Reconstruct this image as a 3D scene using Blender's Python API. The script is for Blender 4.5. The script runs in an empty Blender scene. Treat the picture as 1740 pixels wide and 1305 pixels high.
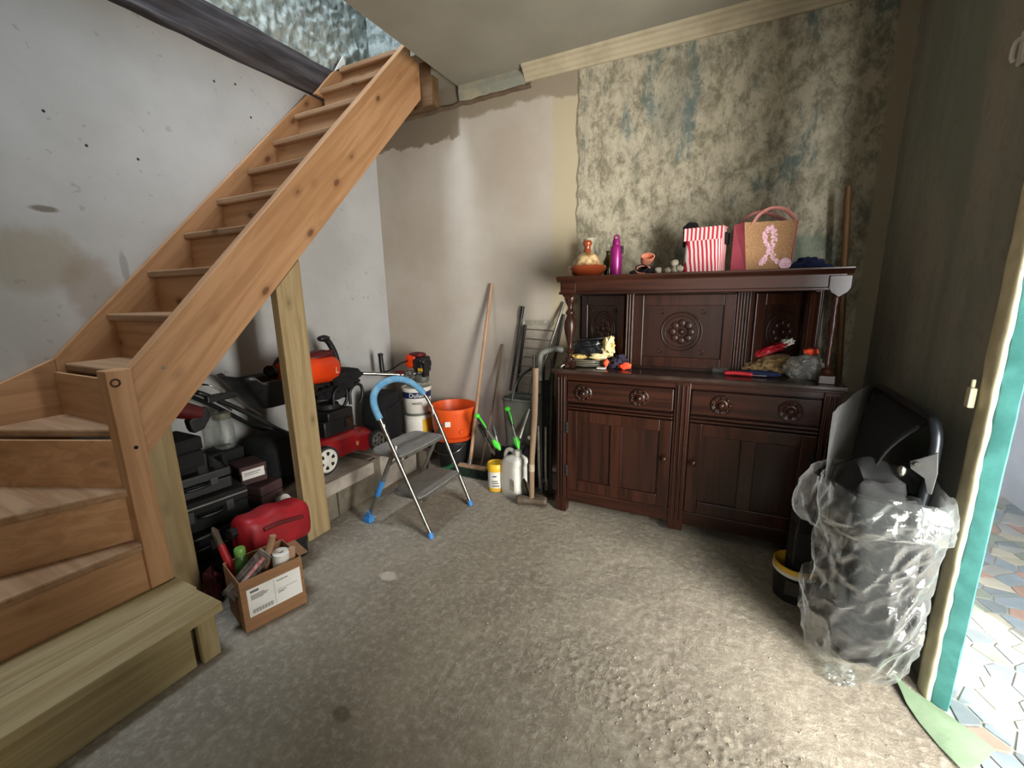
import bpy, bmesh, math, random
from mathutils import Vector, Matrix, Euler, noise
R = math.radians
random.seed(7)
SC = bpy.context.scene
COL = SC.collection

# ------------------------------------------------------------------ camera
YAW, PITCH, ROLL, FPX = -0.459558, 0.209384, -0.018966, 728.0
fwd = Vector((math.sin(YAW)*math.cos(PITCH), math.cos(YAW)*math.cos(PITCH), -math.sin(PITCH)))
rgt = Vector((math.cos(YAW), -math.sin(YAW), 0)); upv = rgt.cross(fwd)
r2 = rgt*math.cos(ROLL)+upv*math.sin(ROLL); u2 = -rgt*math.sin(ROLL)+upv*math.cos(ROLL)
cam = bpy.data.cameras.new('camera'); co = bpy.data.objects.new('camera', cam); COL.objects.link(co)
cam.sensor_fit = 'HORIZONTAL'; cam.sensor_width = 36; cam.lens = FPX/1740*36; cam.clip_start = .02
co.matrix_world = Matrix(((r2.x, u2.x, -fwd.x, 0), (r2.y, u2.y, -fwd.y, 0), (r2.z, u2.z, -fwd.z, 1.35), (0, 0, 0, 1)))
SC.camera = co

# ------------------------------------------------------------------ light
W = bpy.data.worlds.new('world'); SC.world = W; W.use_nodes = True
W.node_tree.nodes['Background'].inputs[0].default_value = (.78, .88, 1, 1)
W.node_tree.nodes['Background'].inputs[1].default_value = 1.0
def area(name, loc, aim, sx, sy, power, colr, spread=180):
    l = bpy.data.lights.new(name, 'AREA'); l.shape = 'RECTANGLE'; l.size = sx; l.size_y = sy; l.energy = power; l.color = colr; l.spread = R(spread)
    o = bpy.data.objects.new(name, l); COL.objects.link(o); o.location = loc
    o.rotation_euler = (Vector(aim)-Vector(loc)).to_track_quat('-Z', 'Y').to_euler(); return o
area('daylight_hall_side_door', (1.86, .25, 1.05), (.2, 1.15, 1.02), 1.35, 1.9, 315, (1, .975, .92))
area('daylight_hall_end_door', (1.5, -2.40, 1.2), (.8, 1, 1.15), .42, 2.0, 190, (.98, .985, .97))
area('daylight_rear_window', (-.2, -2.42, 1.65), (-1.3, .6, .7), 1.0, 1.0, 13, (1, .93, .82))
area('daylight_roof_window', (-2.16, .9, 5.1), (-2.25, 1.3, 2.6), .62, 1.1, 105, (.76, .87, 1))
sun = bpy.data.lights.new('sun', 'SUN'); sun.energy = 11.0; sun.angle = R(.6); sun.color = (1, .95, .85)
so = bpy.data.objects.new('sun', sun); COL.objects.link(so); so.rotation_euler = Vector((-.6, 1.25, -1.0)).to_track_quat('-Z', 'Y').to_euler()
SC.view_settings.view_transform = 'Standard'; SC.view_settings.look = 'None'; SC.view_settings.gamma = 1
SC.view_settings.use_curve_mapping = False; SC.view_settings.exposure = 0.18
SC.cycles.use_denoising = True; SC.cycles.max_bounces = 10; SC.cycles.diffuse_bounces = 6; SC.cycles.transparent_max_bounces = 24; SC.cycles.sample_clamp_indirect = 6
SC.cycles.caustics_reflective = False; SC.cycles.caustics_refractive = False

# ------------------------------------------------------------------ materials
def C(h):
    h = h.lstrip('#'); v = [int(h[i:i+2], 16)/255 for i in (0, 2, 4)]
    return tuple(x/12.92 if x <= .04045 else ((x+.055)/1.055)**2.4 for x in v)+(1,)
class NT:
    def __init__(s, name):
        s.m = bpy.data.materials.new(name); s.m.use_nodes = True; s.t = s.m.node_tree; s.n = s.t.nodes
        s.b = s.n['Principled BSDF']; s.out = s.n['Material Output']
        s.co = s.n.new('ShaderNodeTexCoord').outputs['Object']
    def L(s, a, b): s.t.links.new(a, b)
    def put(s, sock, v):
        if hasattr(v, 'is_linked') or isinstance(v, bpy.types.NodeSocket): s.L(v, sock)
        else: sock.default_value = v
    def map(s, scale=(1, 1, 1), rot=(0, 0, 0), loc=(0, 0, 0), src=None):
        m = s.n.new('ShaderNodeMapping'); m.inputs['Scale'].default_value = scale; m.inputs['Rotation'].default_value = rot; m.inputs['Location'].default_value = loc
        s.L(src or s.co, m.inputs[0]); return m.outputs[0]
    def noise(s, scale, vec=None, detail=4, rough=.55, dist=0):
        m = s.n.new('ShaderNodeTexNoise'); m.inputs['Scale'].default_value = scale; m.inputs['Detail'].default_value = detail
        m.inputs['Roughness'].default_value = rough; m.inputs['Distortion'].default_value = dist; s.L(vec or s.co, m.inputs[0]); return m.outputs[0]
    def vor(s, scale, vec=None, feature='F1'):
        m = s.n.new('ShaderNodeTexVoronoi'); m.feature = feature; m.inputs['Scale'].default_value = scale; s.L(vec or s.co, m.inputs[0]); return m.outputs[0]
    def ramp(s, fac, a, b, ca=0., cb=1.):
        m = s.n.new('ShaderNodeMapRange'); m.interpolation_type = 'SMOOTHSTEP'; s.L(fac, m.inputs[0])
        for i, v in enumerate((a, b, ca, cb)): m.inputs[i+1].default_value = v
        return m.outputs[0]
    def mix(s, fac, a, b, kind='MIX'):
        m = s.n.new('ShaderNodeMix'); m.data_type = 'RGBA'; m.blend_type = kind
        s.put(m.inputs[0], fac); s.put(m.inputs[6], a); s.put(m.inputs[7], b); return m.outputs[2]
    def math(s, op, a, b=0.):
        m = s.n.new('ShaderNodeMath'); m.operation = op; s.put(m.inputs[0], a); s.put(m.inputs[1], b); return m.outputs[0]
    def xyz(s, src=None):
        m = s.n.new('ShaderNodeSeparateXYZ'); s.L(src or s.co, m.inputs[0]); return m.outputs
    def sph(s, loc, scale, wob=0):            # 1 at loc, 0 past an ellipsoid of half-axes scale
        v = s.map(loc=tuple(-l/c for l, c in zip(loc, scale)), scale=tuple(1/c for c in scale))
        g = s.n.new('ShaderNodeVectorMath'); g.operation = 'LENGTH'; s.L(v, g.inputs[0]); d = g.outputs['Value']
        if wob: d = s.math('ADD', d, s.math('MULTIPLY', s.math('SUBTRACT', s.noise(9), .5), wob))
        return s.ramp(d, 1.0, .55)
    def bump(s, h, strength=.3, dist=.01, prev=None):
        m = s.n.new('ShaderNodeBump'); m.inputs['Strength'].default_value = strength; m.inputs['Distance'].default_value = dist
        s.L(h, m.inputs['Height'])
        if prev: s.L(prev, m.inputs['Normal'])
        s.L(m.outputs[0], s.b.inputs['Normal']); return m.outputs[0]
    def set(s, base, rough=.6, metal=0., spec=.5, coat=0.):
        s.put(s.b.inputs['Base Color'], base); s.put(s.b.inputs['Roughness'], rough); s.b.inputs['Metallic'].default_value = metal
        s.b.inputs['Specular IOR Level'].default_value = spec; s.b.inputs['Coat Weight'].default_value = coat
        return s.m
def mat(name, c1, c2=None, scale=10, rough=.6, metal=0., bump=0, bscale=60, spec=.5, coat=0., stretch=(1, 1, 1)):
    t = NT(name); c2 = c2 or c1
    n = t.noise(scale, t.map(stretch))
    base = t.mix(t.ramp(n, .35, .65), C(c1), C(c2))
    if bump: t.bump(t.noise(bscale, t.map(stretch)), bump, .004)
    return t.set(base, rough, metal, spec, coat)
def wood(name, c1, c2, ck, grain, knots=True, rough=.55, ks=1.0, fine=1.0):
    # grain: euler that turns the grain direction onto local Y
    t = NT(name); v = t.map((1, 1, 1), grain)
    g = t.map((24*fine, 1.3, 24*fine), src=v); g2 = t.map((7, .7, 7), src=v)
    n1 = t.noise(1, g, 5, .6, .6); n2 = t.noise(1, g2, 3, .5, 1.0)
    base = t.mix(t.ramp(n1, .38, .64), C(c1), C(c2)); base = t.mix(t.math('MULTIPLY', t.ramp(n2, .45, .75), .5), base, C(c2))
    if knots:
        kv = t.map((8.0*ks, 4.2*ks, 8.0*ks), src=v); d = t.vor(1, kv)
        base = t.mix(t.math('MULTIPLY', t.ramp(d, .14, .07), .75), base, C(ck)); base = t.mix(t.math('MULTIPLY', t.ramp(d, .26, .12), .25), base, C(ck))
    t.bump(n1, .12, .002)
    return t.set(base, rough, 0, .35)
GX, GY, GZ, GS = (0, 0, R(90)), (0, 0, 0), (R(-90), 0, 0), (R(-45.6), 0, 0)
PC = ('#b58a63', '#a1764f', '#57331a')
PINE = {k: wood('pine_'+k, *PC, g) for k, g in (('x', GX), ('y', GY), ('z', GZ), ('slope', GS))}
TREADM = wood('pine_worn', '#a18060', '#8a6748', '#4a321c', GX, rough=.7)
TREAT = {k: wood('treated_'+k, '#a1906a', '#8a7750', '#4c3a20', g, rough=.7) for k, g in (('y', GY), ('z', GZ))}
POSTM = wood('post_timber', '#a8946e', '#927b55', '#3c2c18', GZ, rough=.6)
OAK = {k: wood('oak_'+k, '#371c12', '#221009', '#150905', g, False, .32, fine=1.6) for k, g in (('x', GX), ('z', GZ))}
OAKP = wood('oak_panel', '#2f180f', '#1e0e08', '#120704', GZ, False, .36, fine=1.4)
BROOMW = wood('handle_ash', '#b49272', '#98755a', '#6b4c34', GZ, False)
OLDW = wood('handle_worn', '#85705a', '#67533f', '#3f3022', GZ, False, .8)
POLEW = wood('pole_wood', '#6d4f2c', '#523a1f', '#2c1c0e', GZ, False)
BLACK = mat('black_plastic', '#101112', '#1a1a1b', 30, .42)
BLACKM = mat('black_matt', '#0c0c0d', '#151515', 20, .85, bump=.3, bscale=120)
BLACKF = mat('black_fabric', '#0e0e10', '#17171a', 60, .95, bump=.6, bscale=400)
RUBBER = mat('rubber_tyre', '#1d1d1d', '#252424', 30, .8)
DARKG = mat('dark_grey_plastic', '#2b2b2b', '#353533', 20, .5)
GREYP = mat('grey_plastic', '#66675f', '#55564f', 9, .55, bump=.1)
LGREY = mat('light_grey_metal', '#8e8d87', '#77766f', 14, .4, .7)
CHROME = mat('dull_chrome', '#a9a69c', '#8d8a80', 40, .28, 1.)
STEEL = mat('rusty_steel', '#5f5648', '#4b3b2e', 14, .7, .4, bump=.4)
RED = mat('mower_red', '#8d1119', '#7a0d14', 8, .32, coat=.3)
REDCAN = mat('red_plastic', '#a3141f', '#8a0f19', 6, .5, bump=.15)
REDD = mat('dark_red_plastic', '#5e1113', '#4a0d0f', 8, .5)
MAROON = mat('maroon_card', '#4a3230', '#3c2726', 9, .75)
ORANGE = mat('orange_tool', '#e8430f', '#d43b0d', 6, .38)
ORANGEB = mat('orange_bucket', '#e2581d', '#cf4b17', 5, .42)
GREENL = mat('lime_green_plastic', '#4fd23a', '#3dbb2d', 9, .4)
GREEND = mat('green_plastic', '#1d5c3a', '#174c30', 9, .45)
BRIST = mat('dark_green_bristles', '#14231b', '#1f3428', 200, .9, bump=.8, bscale=300)
YELLOW = mat('yellow_plastic', '#dcb02b', '#cb9d22', 8, .45)
WHITEP = mat('white_plastic', '#dcd9d0', '#cfccc2', 6, .4)
WHITEL = mat('white_label', '#e4e2dc', '#d5d2ca', 5, .6)
NAVY = mat('navy_print', '#1b2550', '#182148', 9, .5)
INK = mat('grey_ink', '#5d5a57', '#6d6a66', 90, .7)
CARD = mat('cardboard', '#936a48', '#84603f', 7, .85, bump=.15, stretch=(1, 1, 12))
CARDI = mat('cardboard_inside', '#7c5838', '#6a4a2e', 7, .9)
BLUEF = mat('blue_foam', '#4f86ad', '#6d97b0', 22, .7, bump=.2, bscale=90)
BLUEP = mat('blue_plastic', '#2f74b8', '#3f83c0', 12, .5)
TREADG = mat('grey_ribbed_tread', '#85807a', '#746f67', 12, .75, bump=.5, bscale=140, stretch=(6, 1, 1))
TERRA = mat('glazed_terracotta', '#8a3f22', '#76331a', 7, .16, coat=.6)
CREAMC = mat('cream_slip', '#d2b888', '#7d5630', 26, .35)
PURPLE = mat('purple_metal', '#8c1f6a', '#771659', 4, .3, .25)
OLIVE = mat('green_glass', '#3a3b16', '#4b4a1a', 9, .15)
PALEV = mat('pale_glaze', '#d3cfb6', '#bdbaa0', 9, .3)
COPPER = mat('pink_suede', '#cf8468', '#b86e54', 20, .8)
PEBBLE = mat('grey_pebble', '#a39a88', '#7d7566', 16, .8, bump=.3)
PINK = mat('pink_fabric', '#d9697d', '#c95b70', 9, .85)
JUTE = mat('jute_cloth', '#b08862', '#9c7552', 120, .95, bump=.5, bscale=250)
PINKH = mat('pink_handle', '#b67a72', '#a66a62', 20, .8)
SPARK = mat('pink_sequins', '#d68ca9', '#f1d3df', 160, .5)
BLUEC = mat('blue_cloth', '#16264f', '#0f1a38', 14, .95, bump=.4, bscale=80)
YCLOTH = mat('mustard_cloth', '#c7a24a', '#d9cfa0', 16, .9, bump=.4, bscale=70)
PLATE = mat('white_china', '#c9c3ae', '#bdb7a2', 4, .2)
TAN = mat('tan_paper', '#8d744c', '#71593a', 14, .85, bump=.4)
REDPK = mat('red_packet', '#b51f2c', '#8f1722', 12, .3)
CORAL = mat('neon_orange_cloth', '#ff5a33', '#ef4a26', 9, .85)
VIOLET = mat('dark_purple_cloth', '#2c2236', '#1f1928', 16, .9)
GREENM = mat('pale_green_lino', '#72866a', '#7f9377', 7, .8, bump=.2)
BROWNP = mat('brown_plaster', '#665441', '#584838', 9, .95, bump=.5)
CONC = mat('concrete_block', '#a89e92', '#8f867b', 10, .95, bump=.5, bscale=90)
CONCD = mat('concrete_rough', '#736b5c', '#5d5648', 8, .95, bump=.7, bscale=60)
CREAMP = mat('cream_paint', '#d8d0ae', '#c6bd98', 11, .55, bump=.35, bscale=35)
TEAL = mat('teal_paint', '#437f79', '#376e69', 13, .5, bump=.25, bscale=30)
WHITEW = mat('white_hall_plaster', '#c9ccd2', '#bfc3ca', 3, .9, bump=.15)
CORN = mat('cream_cornice', '#b3a78d', '#a1957b', 5, .85, bump=.3, bscale=25)
CEILM = mat('ceiling_board', '#918c7e', '#898476', 2.5, .95, bump=.12, bscale=50)
BEAMM = wood('old_beam', '#4a4444', '#2c2727', '#171414', GY, True, .9, .7)
GROUT = mat('grey_mortar', '#aeaba3', '#9b9890', 12, .9, bump=.3)
TILEC = [mat('tile_'+n, a, b, 9, .35) for n, a, b in (('slate', '#7d8588', '#70787c'), ('bluegrey', '#8a949b', '#7e888f'), ('cream', '#b3ae9f', '#a59f8d'), ('clay', '#a98e80', '#9a7e70'), ('sage', '#8a9185', '#7d8578'), ('ash', '#9c9c97', '#8f8f8a'))]
def _stripe():
    t = NT('pink_striped_fabric'); x = t.xyz(t.map((1, 1, 1)))
    w = t.math('FRACT', t.math('MULTIPLY', t.math('ADD', x[0], x[1]), 62.))
    return t.set(t.mix(t.ramp(w, .44, .54), C('#c2273f'), C('#e6d3cf')), .85)
STRIPE = _stripe()
def _clear(name, tint, a0, a1, rough=.2, bump=.6, bs=13, diff=.25):
    t = NT(name); n = t.n
    tr = n.new('ShaderNodeBsdfTransparent'); tr.inputs[0].default_value = tint
    gl = n.new('ShaderNodeBsdfGlossy'); gl.inputs['Roughness'].default_value = rough; gl.inputs[0].default_value = (1, 1, 1, 1)
    df = n.new('ShaderNodeBsdfTranslucent'); df.inputs[0].default_value = (.85, .87, .86, 1)
    d2 = n.new('ShaderNodeBsdfDiffuse'); d2.inputs[0].default_value = (.85, .87, .86, 1)
    b = n.new('ShaderNodeBump'); b.inputs['Strength'].default_value = bump; b.inputs['Distance'].default_value = .02
    t.L(t.noise(bs, None, 3, .6, .8), b.inputs['Height'])
    for s in (gl, d2): t.L(b.outputs[0], s.inputs['Normal'])
    lw = n.new('ShaderNodeLayerWeight'); lw.inputs[0].default_value = .35; t.L(b.outputs[0], lw.inputs['Normal'])
    m0 = n.new('ShaderNodeMixShader'); m0.inputs[0].default_value = .5; t.L(df.outputs[0], m0.inputs[1]); t.L(d2.outputs[0], m0.inputs[2])
    m1 = n.new('ShaderNodeMixShader'); m1.inputs[0].default_value = 1-diff; t.L(m0.outputs[0], m1.inputs[1]); t.L(gl.outputs[0], m1.inputs[2])
    m2 = n.new('ShaderNodeMixShader'); t.L(t.ramp(lw.outputs['Facing'], 0, 1, a0, a1), m2.inputs[0]); t.L(tr.outputs[0], m2.inputs[1]); t.L(m1.outputs[0], m2.inputs[2])
    t.L(m2.outputs[0], t.out.inputs[0]); t.n.remove(t.b); return t.m
PLASTIC = _clear('clear_polythene', (.96, .98, .97, 1), .035, .75, bump=.25, bs=20, diff=.25)
FILM = _clear('thin_polythene_film', (.98, .98, .98, 1), .015, .2, bump=.3, diff=.6)
GLASS = _clear('clear_glass', (.9, .93, .9, 1), .08, .7, .05, .5, 60, .25)

# ------------------------------------------------------------------ geometry helpers
class G:
    def __init__(s): s.v = []; s.f = []
    def add(s, v, f, T=None):
        k = len(s.v); s.v += [tuple(T @ Vector(p)) if T else tuple(p) for p in v]; s.f += [tuple(i+k for i in q) for q in f]; return s
    def box(s, x0, x1, y0, y1, z0, z1, T=None):
        v = [(x, y, z) for z in (z0, z1) for y in (y0, y1) for x in (x0, x1)]
        return s.add(v, [(0, 2, 3, 1), (4, 5, 7, 6), (0, 1, 5, 4), (2, 6, 7, 3), (0, 4, 6, 2), (1, 3, 7, 5)], T)
    def cbox(s, c, d, T=None): return s.box(c[0]-d[0]/2, c[0]+d[0]/2, c[1]-d[1]/2, c[1]+d[1]/2, c[2]-d[2]/2, c[2]+d[2]/2, T)
    def prism(s, poly, ax, a0, a1, T=None):
        n = len(poly); put = {'x': lambda a, p: (a, p[0], p[1]), 'y': lambda a, p: (p[0], a, p[1]), 'z': lambda a, p: (p[0], p[1], a)}[ax]
        v = [put(a0, p) for p in poly]+[put(a1, p) for p in poly]
        return s.add(v, [tuple(range(n-1, -1, -1)), tuple(range(n, 2*n))]+[(i, (i+1) % n, (i+1) % n+n, i+n) for i in range(n)], T)
    def tube(s, pts, r, n=10, T=None, closed=False, flat=1.0):
        P = [Vector(p) for p in pts]; m = len(P); rr = r if isinstance(r, (list, tuple)) else [r]*m
        v = []; f = []; u = None
        for i, p in enumerate(P):
            a = P[(i-1) % m] if (closed or i) else P[0]; b = P[(i+1) % m] if (closed or i < m-1) else P[-1]
            d = (b-a).normalized()
            if u is None: u = d.orthogonal().normalized()
            u = (u-d*u.dot(d)); u = u.normalized() if u.length > 1e-6 else d.orthogonal().normalized()
            w = d.cross(u)
            v += [p+(u*math.cos(t)+w*math.sin(t)*flat)*rr[i] for t in (2*math.pi*k/n for k in range(n))]
        for i in range(m if closed else m-1):
            j = (i+1) % m
            f += [(i*n+k, i*n+(k+1) % n, j*n+(k+1) % n, j*n+k) for k in range(n)]
        if not closed: f += [tuple(range(n-1, -1, -1)), tuple(range((m-1)*n, m*n))]
        return s.add(v, f, T)
    def cyl(s, a, b, r, r1=None, n=20, T=None): return s.tube([a, b], [r, r if r1 is None else r1], n, T)
    def lathe(s, prof, c=(0, 0, 0), n=32, T=None, caps=True):
        v = []; f = []
        for r, z in prof: v += [(c[0]+r*math.cos(2*math.pi*k/n), c[1]+r*math.sin(2*math.pi*k/n), c[2]+z) for k in range(n)]
        for i in range(len(prof)-1): f += [(i*n+k, i*n+(k+1) % n, (i+1)*n+(k+1) % n, (i+1)*n+k) for k in range(n)]
        if caps and prof[0][0] > 0: f.append(tuple(range(n-1, -1, -1)))
        if caps and prof[-1][0] > 0: f.append(tuple(range((len(prof)-1)*n, len(prof)*n)))
        return s.add(v, f, T)
    def torus(s, c, Rr, r, T=None, n=28, m=8):
        return s.tube([(c[0]+Rr*math.cos(2*math.pi*k/n), c[1]+Rr*math.sin(2*math.pi*k/n), c[2]) for k in range(n)], r, m, T, True)
    def blob(s, c, d, amp=.0, freq=3., sub=3, seed=0, T=None, power=1.0, ridge=False):
        bm = bmesh.new(); bmesh.ops.create_icosphere(bm, subdivisions=sub, radius=1)
        v = []
        for q in bm.verts:
            p = q.co.copy()
            if power != 1: p = Vector([math.copysign(abs(a)**power, a) for a in p])
            nz = noise.fractal(q.co*freq+Vector((seed*7.3, seed*3.1, seed)), 1, 2, 3)
            if ridge: nz = .5-abs(nz)*1.6
            p = p*(1+amp*nz); v.append((c[0]+p.x*d[0], c[1]+p.y*d[1], c[2]+p.z*d[2]))
        f = [tuple(x.index for x in q.verts) for q in bm.faces]; bm.free(); return s.add(v, f, T)
    def grid(s, fn, nu, nv, closeu=False):
        v = [fn(i/(nu if closeu else nu-1), j/(nv-1)) for j in range(nv) for i in range(nu)]
        f = [(j*nu+i, j*nu+(i+1) % nu, (j+1)*nu+(i+1) % nu, (j+1)*nu+i) for j in range(nv-1) for i in range(nu if closeu else nu-1)]
        return s.add(v, f)
WL = {}
def obj(name, g, m, parent=None, smooth=0, bevel=0, T=None):
    off = WL.get(parent.name, Vector((0, 0, 0))) if parent else Vector((0, 0, 0))
    me = bpy.data.meshes.new(name); me.from_pydata([Vector(p)-off for p in g.v], [], g.f)
    bm = bmesh.new(); bm.from_mesh(me); bmesh.ops.recalc_face_normals(bm, faces=bm.faces); bm.to_mesh(me); bm.free()
    me.materials.append(m)
    if smooth:
        for p in me.polygons: p.use_smooth = True
        me.set_sharp_from_angle(angle=R(smooth))
    o = bpy.data.objects.new(name, me); COL.objects.link(o)
    if parent: o.parent = parent; WL[o.name] = off
    if bevel:
        b = o.modifiers.new('bevel', 'BEVEL'); b.width = bevel; b.segments = 2; b.limit_method = 'ANGLE'; b.angle_limit = R(40)
    return o
def tag(o, label, cat, group=None):
    o['label'] = label; o['category'] = cat
    if group: o['group'] = group
    return o
def thing(name, loc, label, cat, group=None):
    o = bpy.data.objects.new(name, None); COL.objects.link(o); o.location = loc; o.empty_display_size = .05
    WL[o.name] = Vector(loc); return tag(o, label, cat, group)
def struct(name, g, m, smooth=0, bevel=0, label=None):
    o = obj(name, g, m, None, smooth, bevel); o['kind'] = 'structure'
    if label: o['label'] = label
    return o
def txt(name, s, size, m, T, parent=None, wrap=None, ext=.0006):
    cu = bpy.data.curves.new('t', 'FONT'); cu.body = s; cu.size = size; cu.align_x = 'CENTER'; cu.align_y = 'CENTER'; cu.extrude = ext; cu.resolution_u = 3
    to = bpy.data.objects.new('t', cu); COL.objects.link(to); bpy.context.view_layer.update()
    me = bpy.data.meshes.new_from_object(to.evaluated_get(bpy.context.evaluated_depsgraph_get()))
    v = [p.co.copy() for p in me.vertices]; f = [tuple(p.vertices) for p in me.polygons]
    bpy.data.objects.remove(to); bpy.data.curves.remove(cu); bpy.data.meshes.remove(me)
    if wrap: v = [Vector((math.sin(p.x/wrap)*(wrap+p.z), p.y, math.cos(p.x/wrap)*(wrap+p.z)-wrap)) for p in v]
    return obj(name, G().add(v, f, T), m, parent)
def face_to(loc, d, up=(0, 0, 1)):       # frame whose +Z looks along d, +Y up
    z = Vector(d).normalized(); x = Vector(up).cross(z).normalized(); y = z.cross(x)
    return Matrix(((x.x, y.x, z.x, loc[0]), (x.y, y.y, z.y, loc[1]), (x.z, y.z, z.z, loc[2]), (0, 0, 0, 1)))
def rz(c, a): return Matrix.Translation(c) @ Matrix.Rotation(R(a), 4, 'Z')
def arc(c, r, a0, a1, n, fn): return [fn(c[0]+r*math.cos(R(a0+(a1-a0)*i/n)), c[1]+r*math.sin(R(a0+(a1-a0)*i/n))) for i in range(n+1)]
def smoothpath(pts, k=6):
    P = [Vector(p) for p in pts]; out = []
    for i in range(len(P)-1):
        p0, p1, p2, p3 = P[max(i-1, 0)], P[i], P[i+1], P[min(i+2, len(P)-1)]
        for j in range(k):
            t = j/k; out.append(.5*((2*p1)+(p2-p0)*t+(2*p0-5*p1+4*p2-p3)*t*t+(3*p1-p0-3*p2+p3)*t**3))
    return out+[P[-1]]

# ------------------------------------------------------------------ the room
def m_floor():
    t = NT('dusty_concrete_floor'); n1 = t.noise(2.2, None, 6, .6, .4); n2 = t.noise(34, None, 7, .75); st = t.noise(1, t.map((26, 2.2, 1), (0, 0, R(28))), 4, .6); n3 = t.noise(11, None, 6, .7, .3)
    b = t.mix(t.ramp(n1, .3, .7), C('#9d9484'), C('#877e71')); b = t.mix(t.math('MULTIPLY', t.ramp(n2, .48, .62), .5), b, C('#b9b1a1')); b = t.mix(t.math('MULTIPLY', t.ramp(n2, .46, .36), .45), b, C('#7a7161'))
    b = t.mix(t.math('MULTIPLY', t.ramp(n3, .52, .7), .4), b, C('#7f7565')); b = t.mix(t.math('MULTIPLY', t.ramp(st, .52, .75), .3), b, C('#7d7362'))
    b = t.mix(t.math('MULTIPLY', t.sph((-1.385, 1.39, 0), (.055, .038, .1), 1.4), .9), b, C('#c9bdae')); b = t.mix(t.math('MULTIPLY', t.sph((-1.036, .778, 0), (.045, .03, .1), 1.6), .7), b, C('#5c5240'))
    p = t.bump(n2, .8, .009); p = t.bump(n3, .5, .014, p); t.bump(st, .35, .008, p)
    return t.set(b, .93, 0, .2)
def floor_h(x, y):
    p = Vector((x, y, 0)); band = max(0, 1-abs((y-1.22)+.18*(x+.1)+.12*noise.noise(p*2.2))/.24)*min(1, max(0, (x+.75)/.4))
    h = .0022*noise.fractal(p*3, 1, 2, 3)+.0016*noise.noise(p*24)
    h += (.0008+.006*band)*max(0, noise.fractal(p*58, .8, 2, 2)+.05)
    s = max(0, 1-abs(y-1.36+.1*(x+1.1))/.12)*max(0, 1-abs(x+1.05)/.35)
    return h+.004*s*max(0, noise.noise(Vector((x*60-y*30, y*8, 3))))
g = G()
g.grid(lambda u, v: (-2.62+3.33*u, .3+2.62*v, floor_h(-2.62+3.33*u, .3+2.62*v)), 520, 410)
g.add([(-2.62, -2.5, 0), (.71, -2.5, 0), (.71, .3, 0), (-2.62, .3, 0)], [(0, 1, 2, 3)])
g.add([(-2.7, -2.5, -.06), (.8, -2.5, -.06), (.8, 2.95, -.06), (-2.7, 2.95, -.06)], [(0, 1, 2, 3)])
struct('floor', g, m_floor(), 60, label='dusty bare concrete floor')

def m_left():
    t = NT('white_stained_plaster'); n = t.noise(1.6, None, 5, .6); b = t.mix(t.ramp(n, .3, .7), C('#b9b9b8'), C('#a9a8a5'))
    for loc, s, c, a in (((-2.62, .80, 1.52), (.3, .2, .17), '#8d8069', .55), ((-2.62, .97, 1.38), (.3, .13, .22), '#84725f', .5), ((-2.62, .86, 1.735), (.3, .055, .018), '#5f584a', .8), ((-2.62, 1.1, 1.5), (.3, .02, .09), '#77736c', .5), ((-2.62, .72, 1.2), (.3, .2, .3), '#9a958a', .4), ((-2.62, 1.75, .45), (.3, .35, .35), '#77706a', .4)):
        b = t.mix(t.math('MULTIPLY', t.sph(loc, s, .7), a), b, C(c))
    b = t.mix(t.math('MULTIPLY', t.ramp(t.noise(22, None, 2), .68, .74), .35), b, C('#7d7973'))
    for y_, z_ in ((.93, 2.13), (1.24, 2.02), (1.67, 2.52), (1.79, 2.55), (1.05, 2.03), (1.86, 2.4)): b = t.mix(t.sph((-2.62, y_, z_), (.05, .008, .008)), b, C('#2c2926'))
    p = t.bump(t.noise(7, None, 5, .6), .25, .012); t.bump(t.noise(60), .1, .003, p); return t.set(b, .85, 0, .3)
struct('wall_left', G().box(-2.78, -2.62, -2.6, 3.05, -.06, 2.685), m_left(), label='white stained plaster wall beside the stairs')
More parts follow.
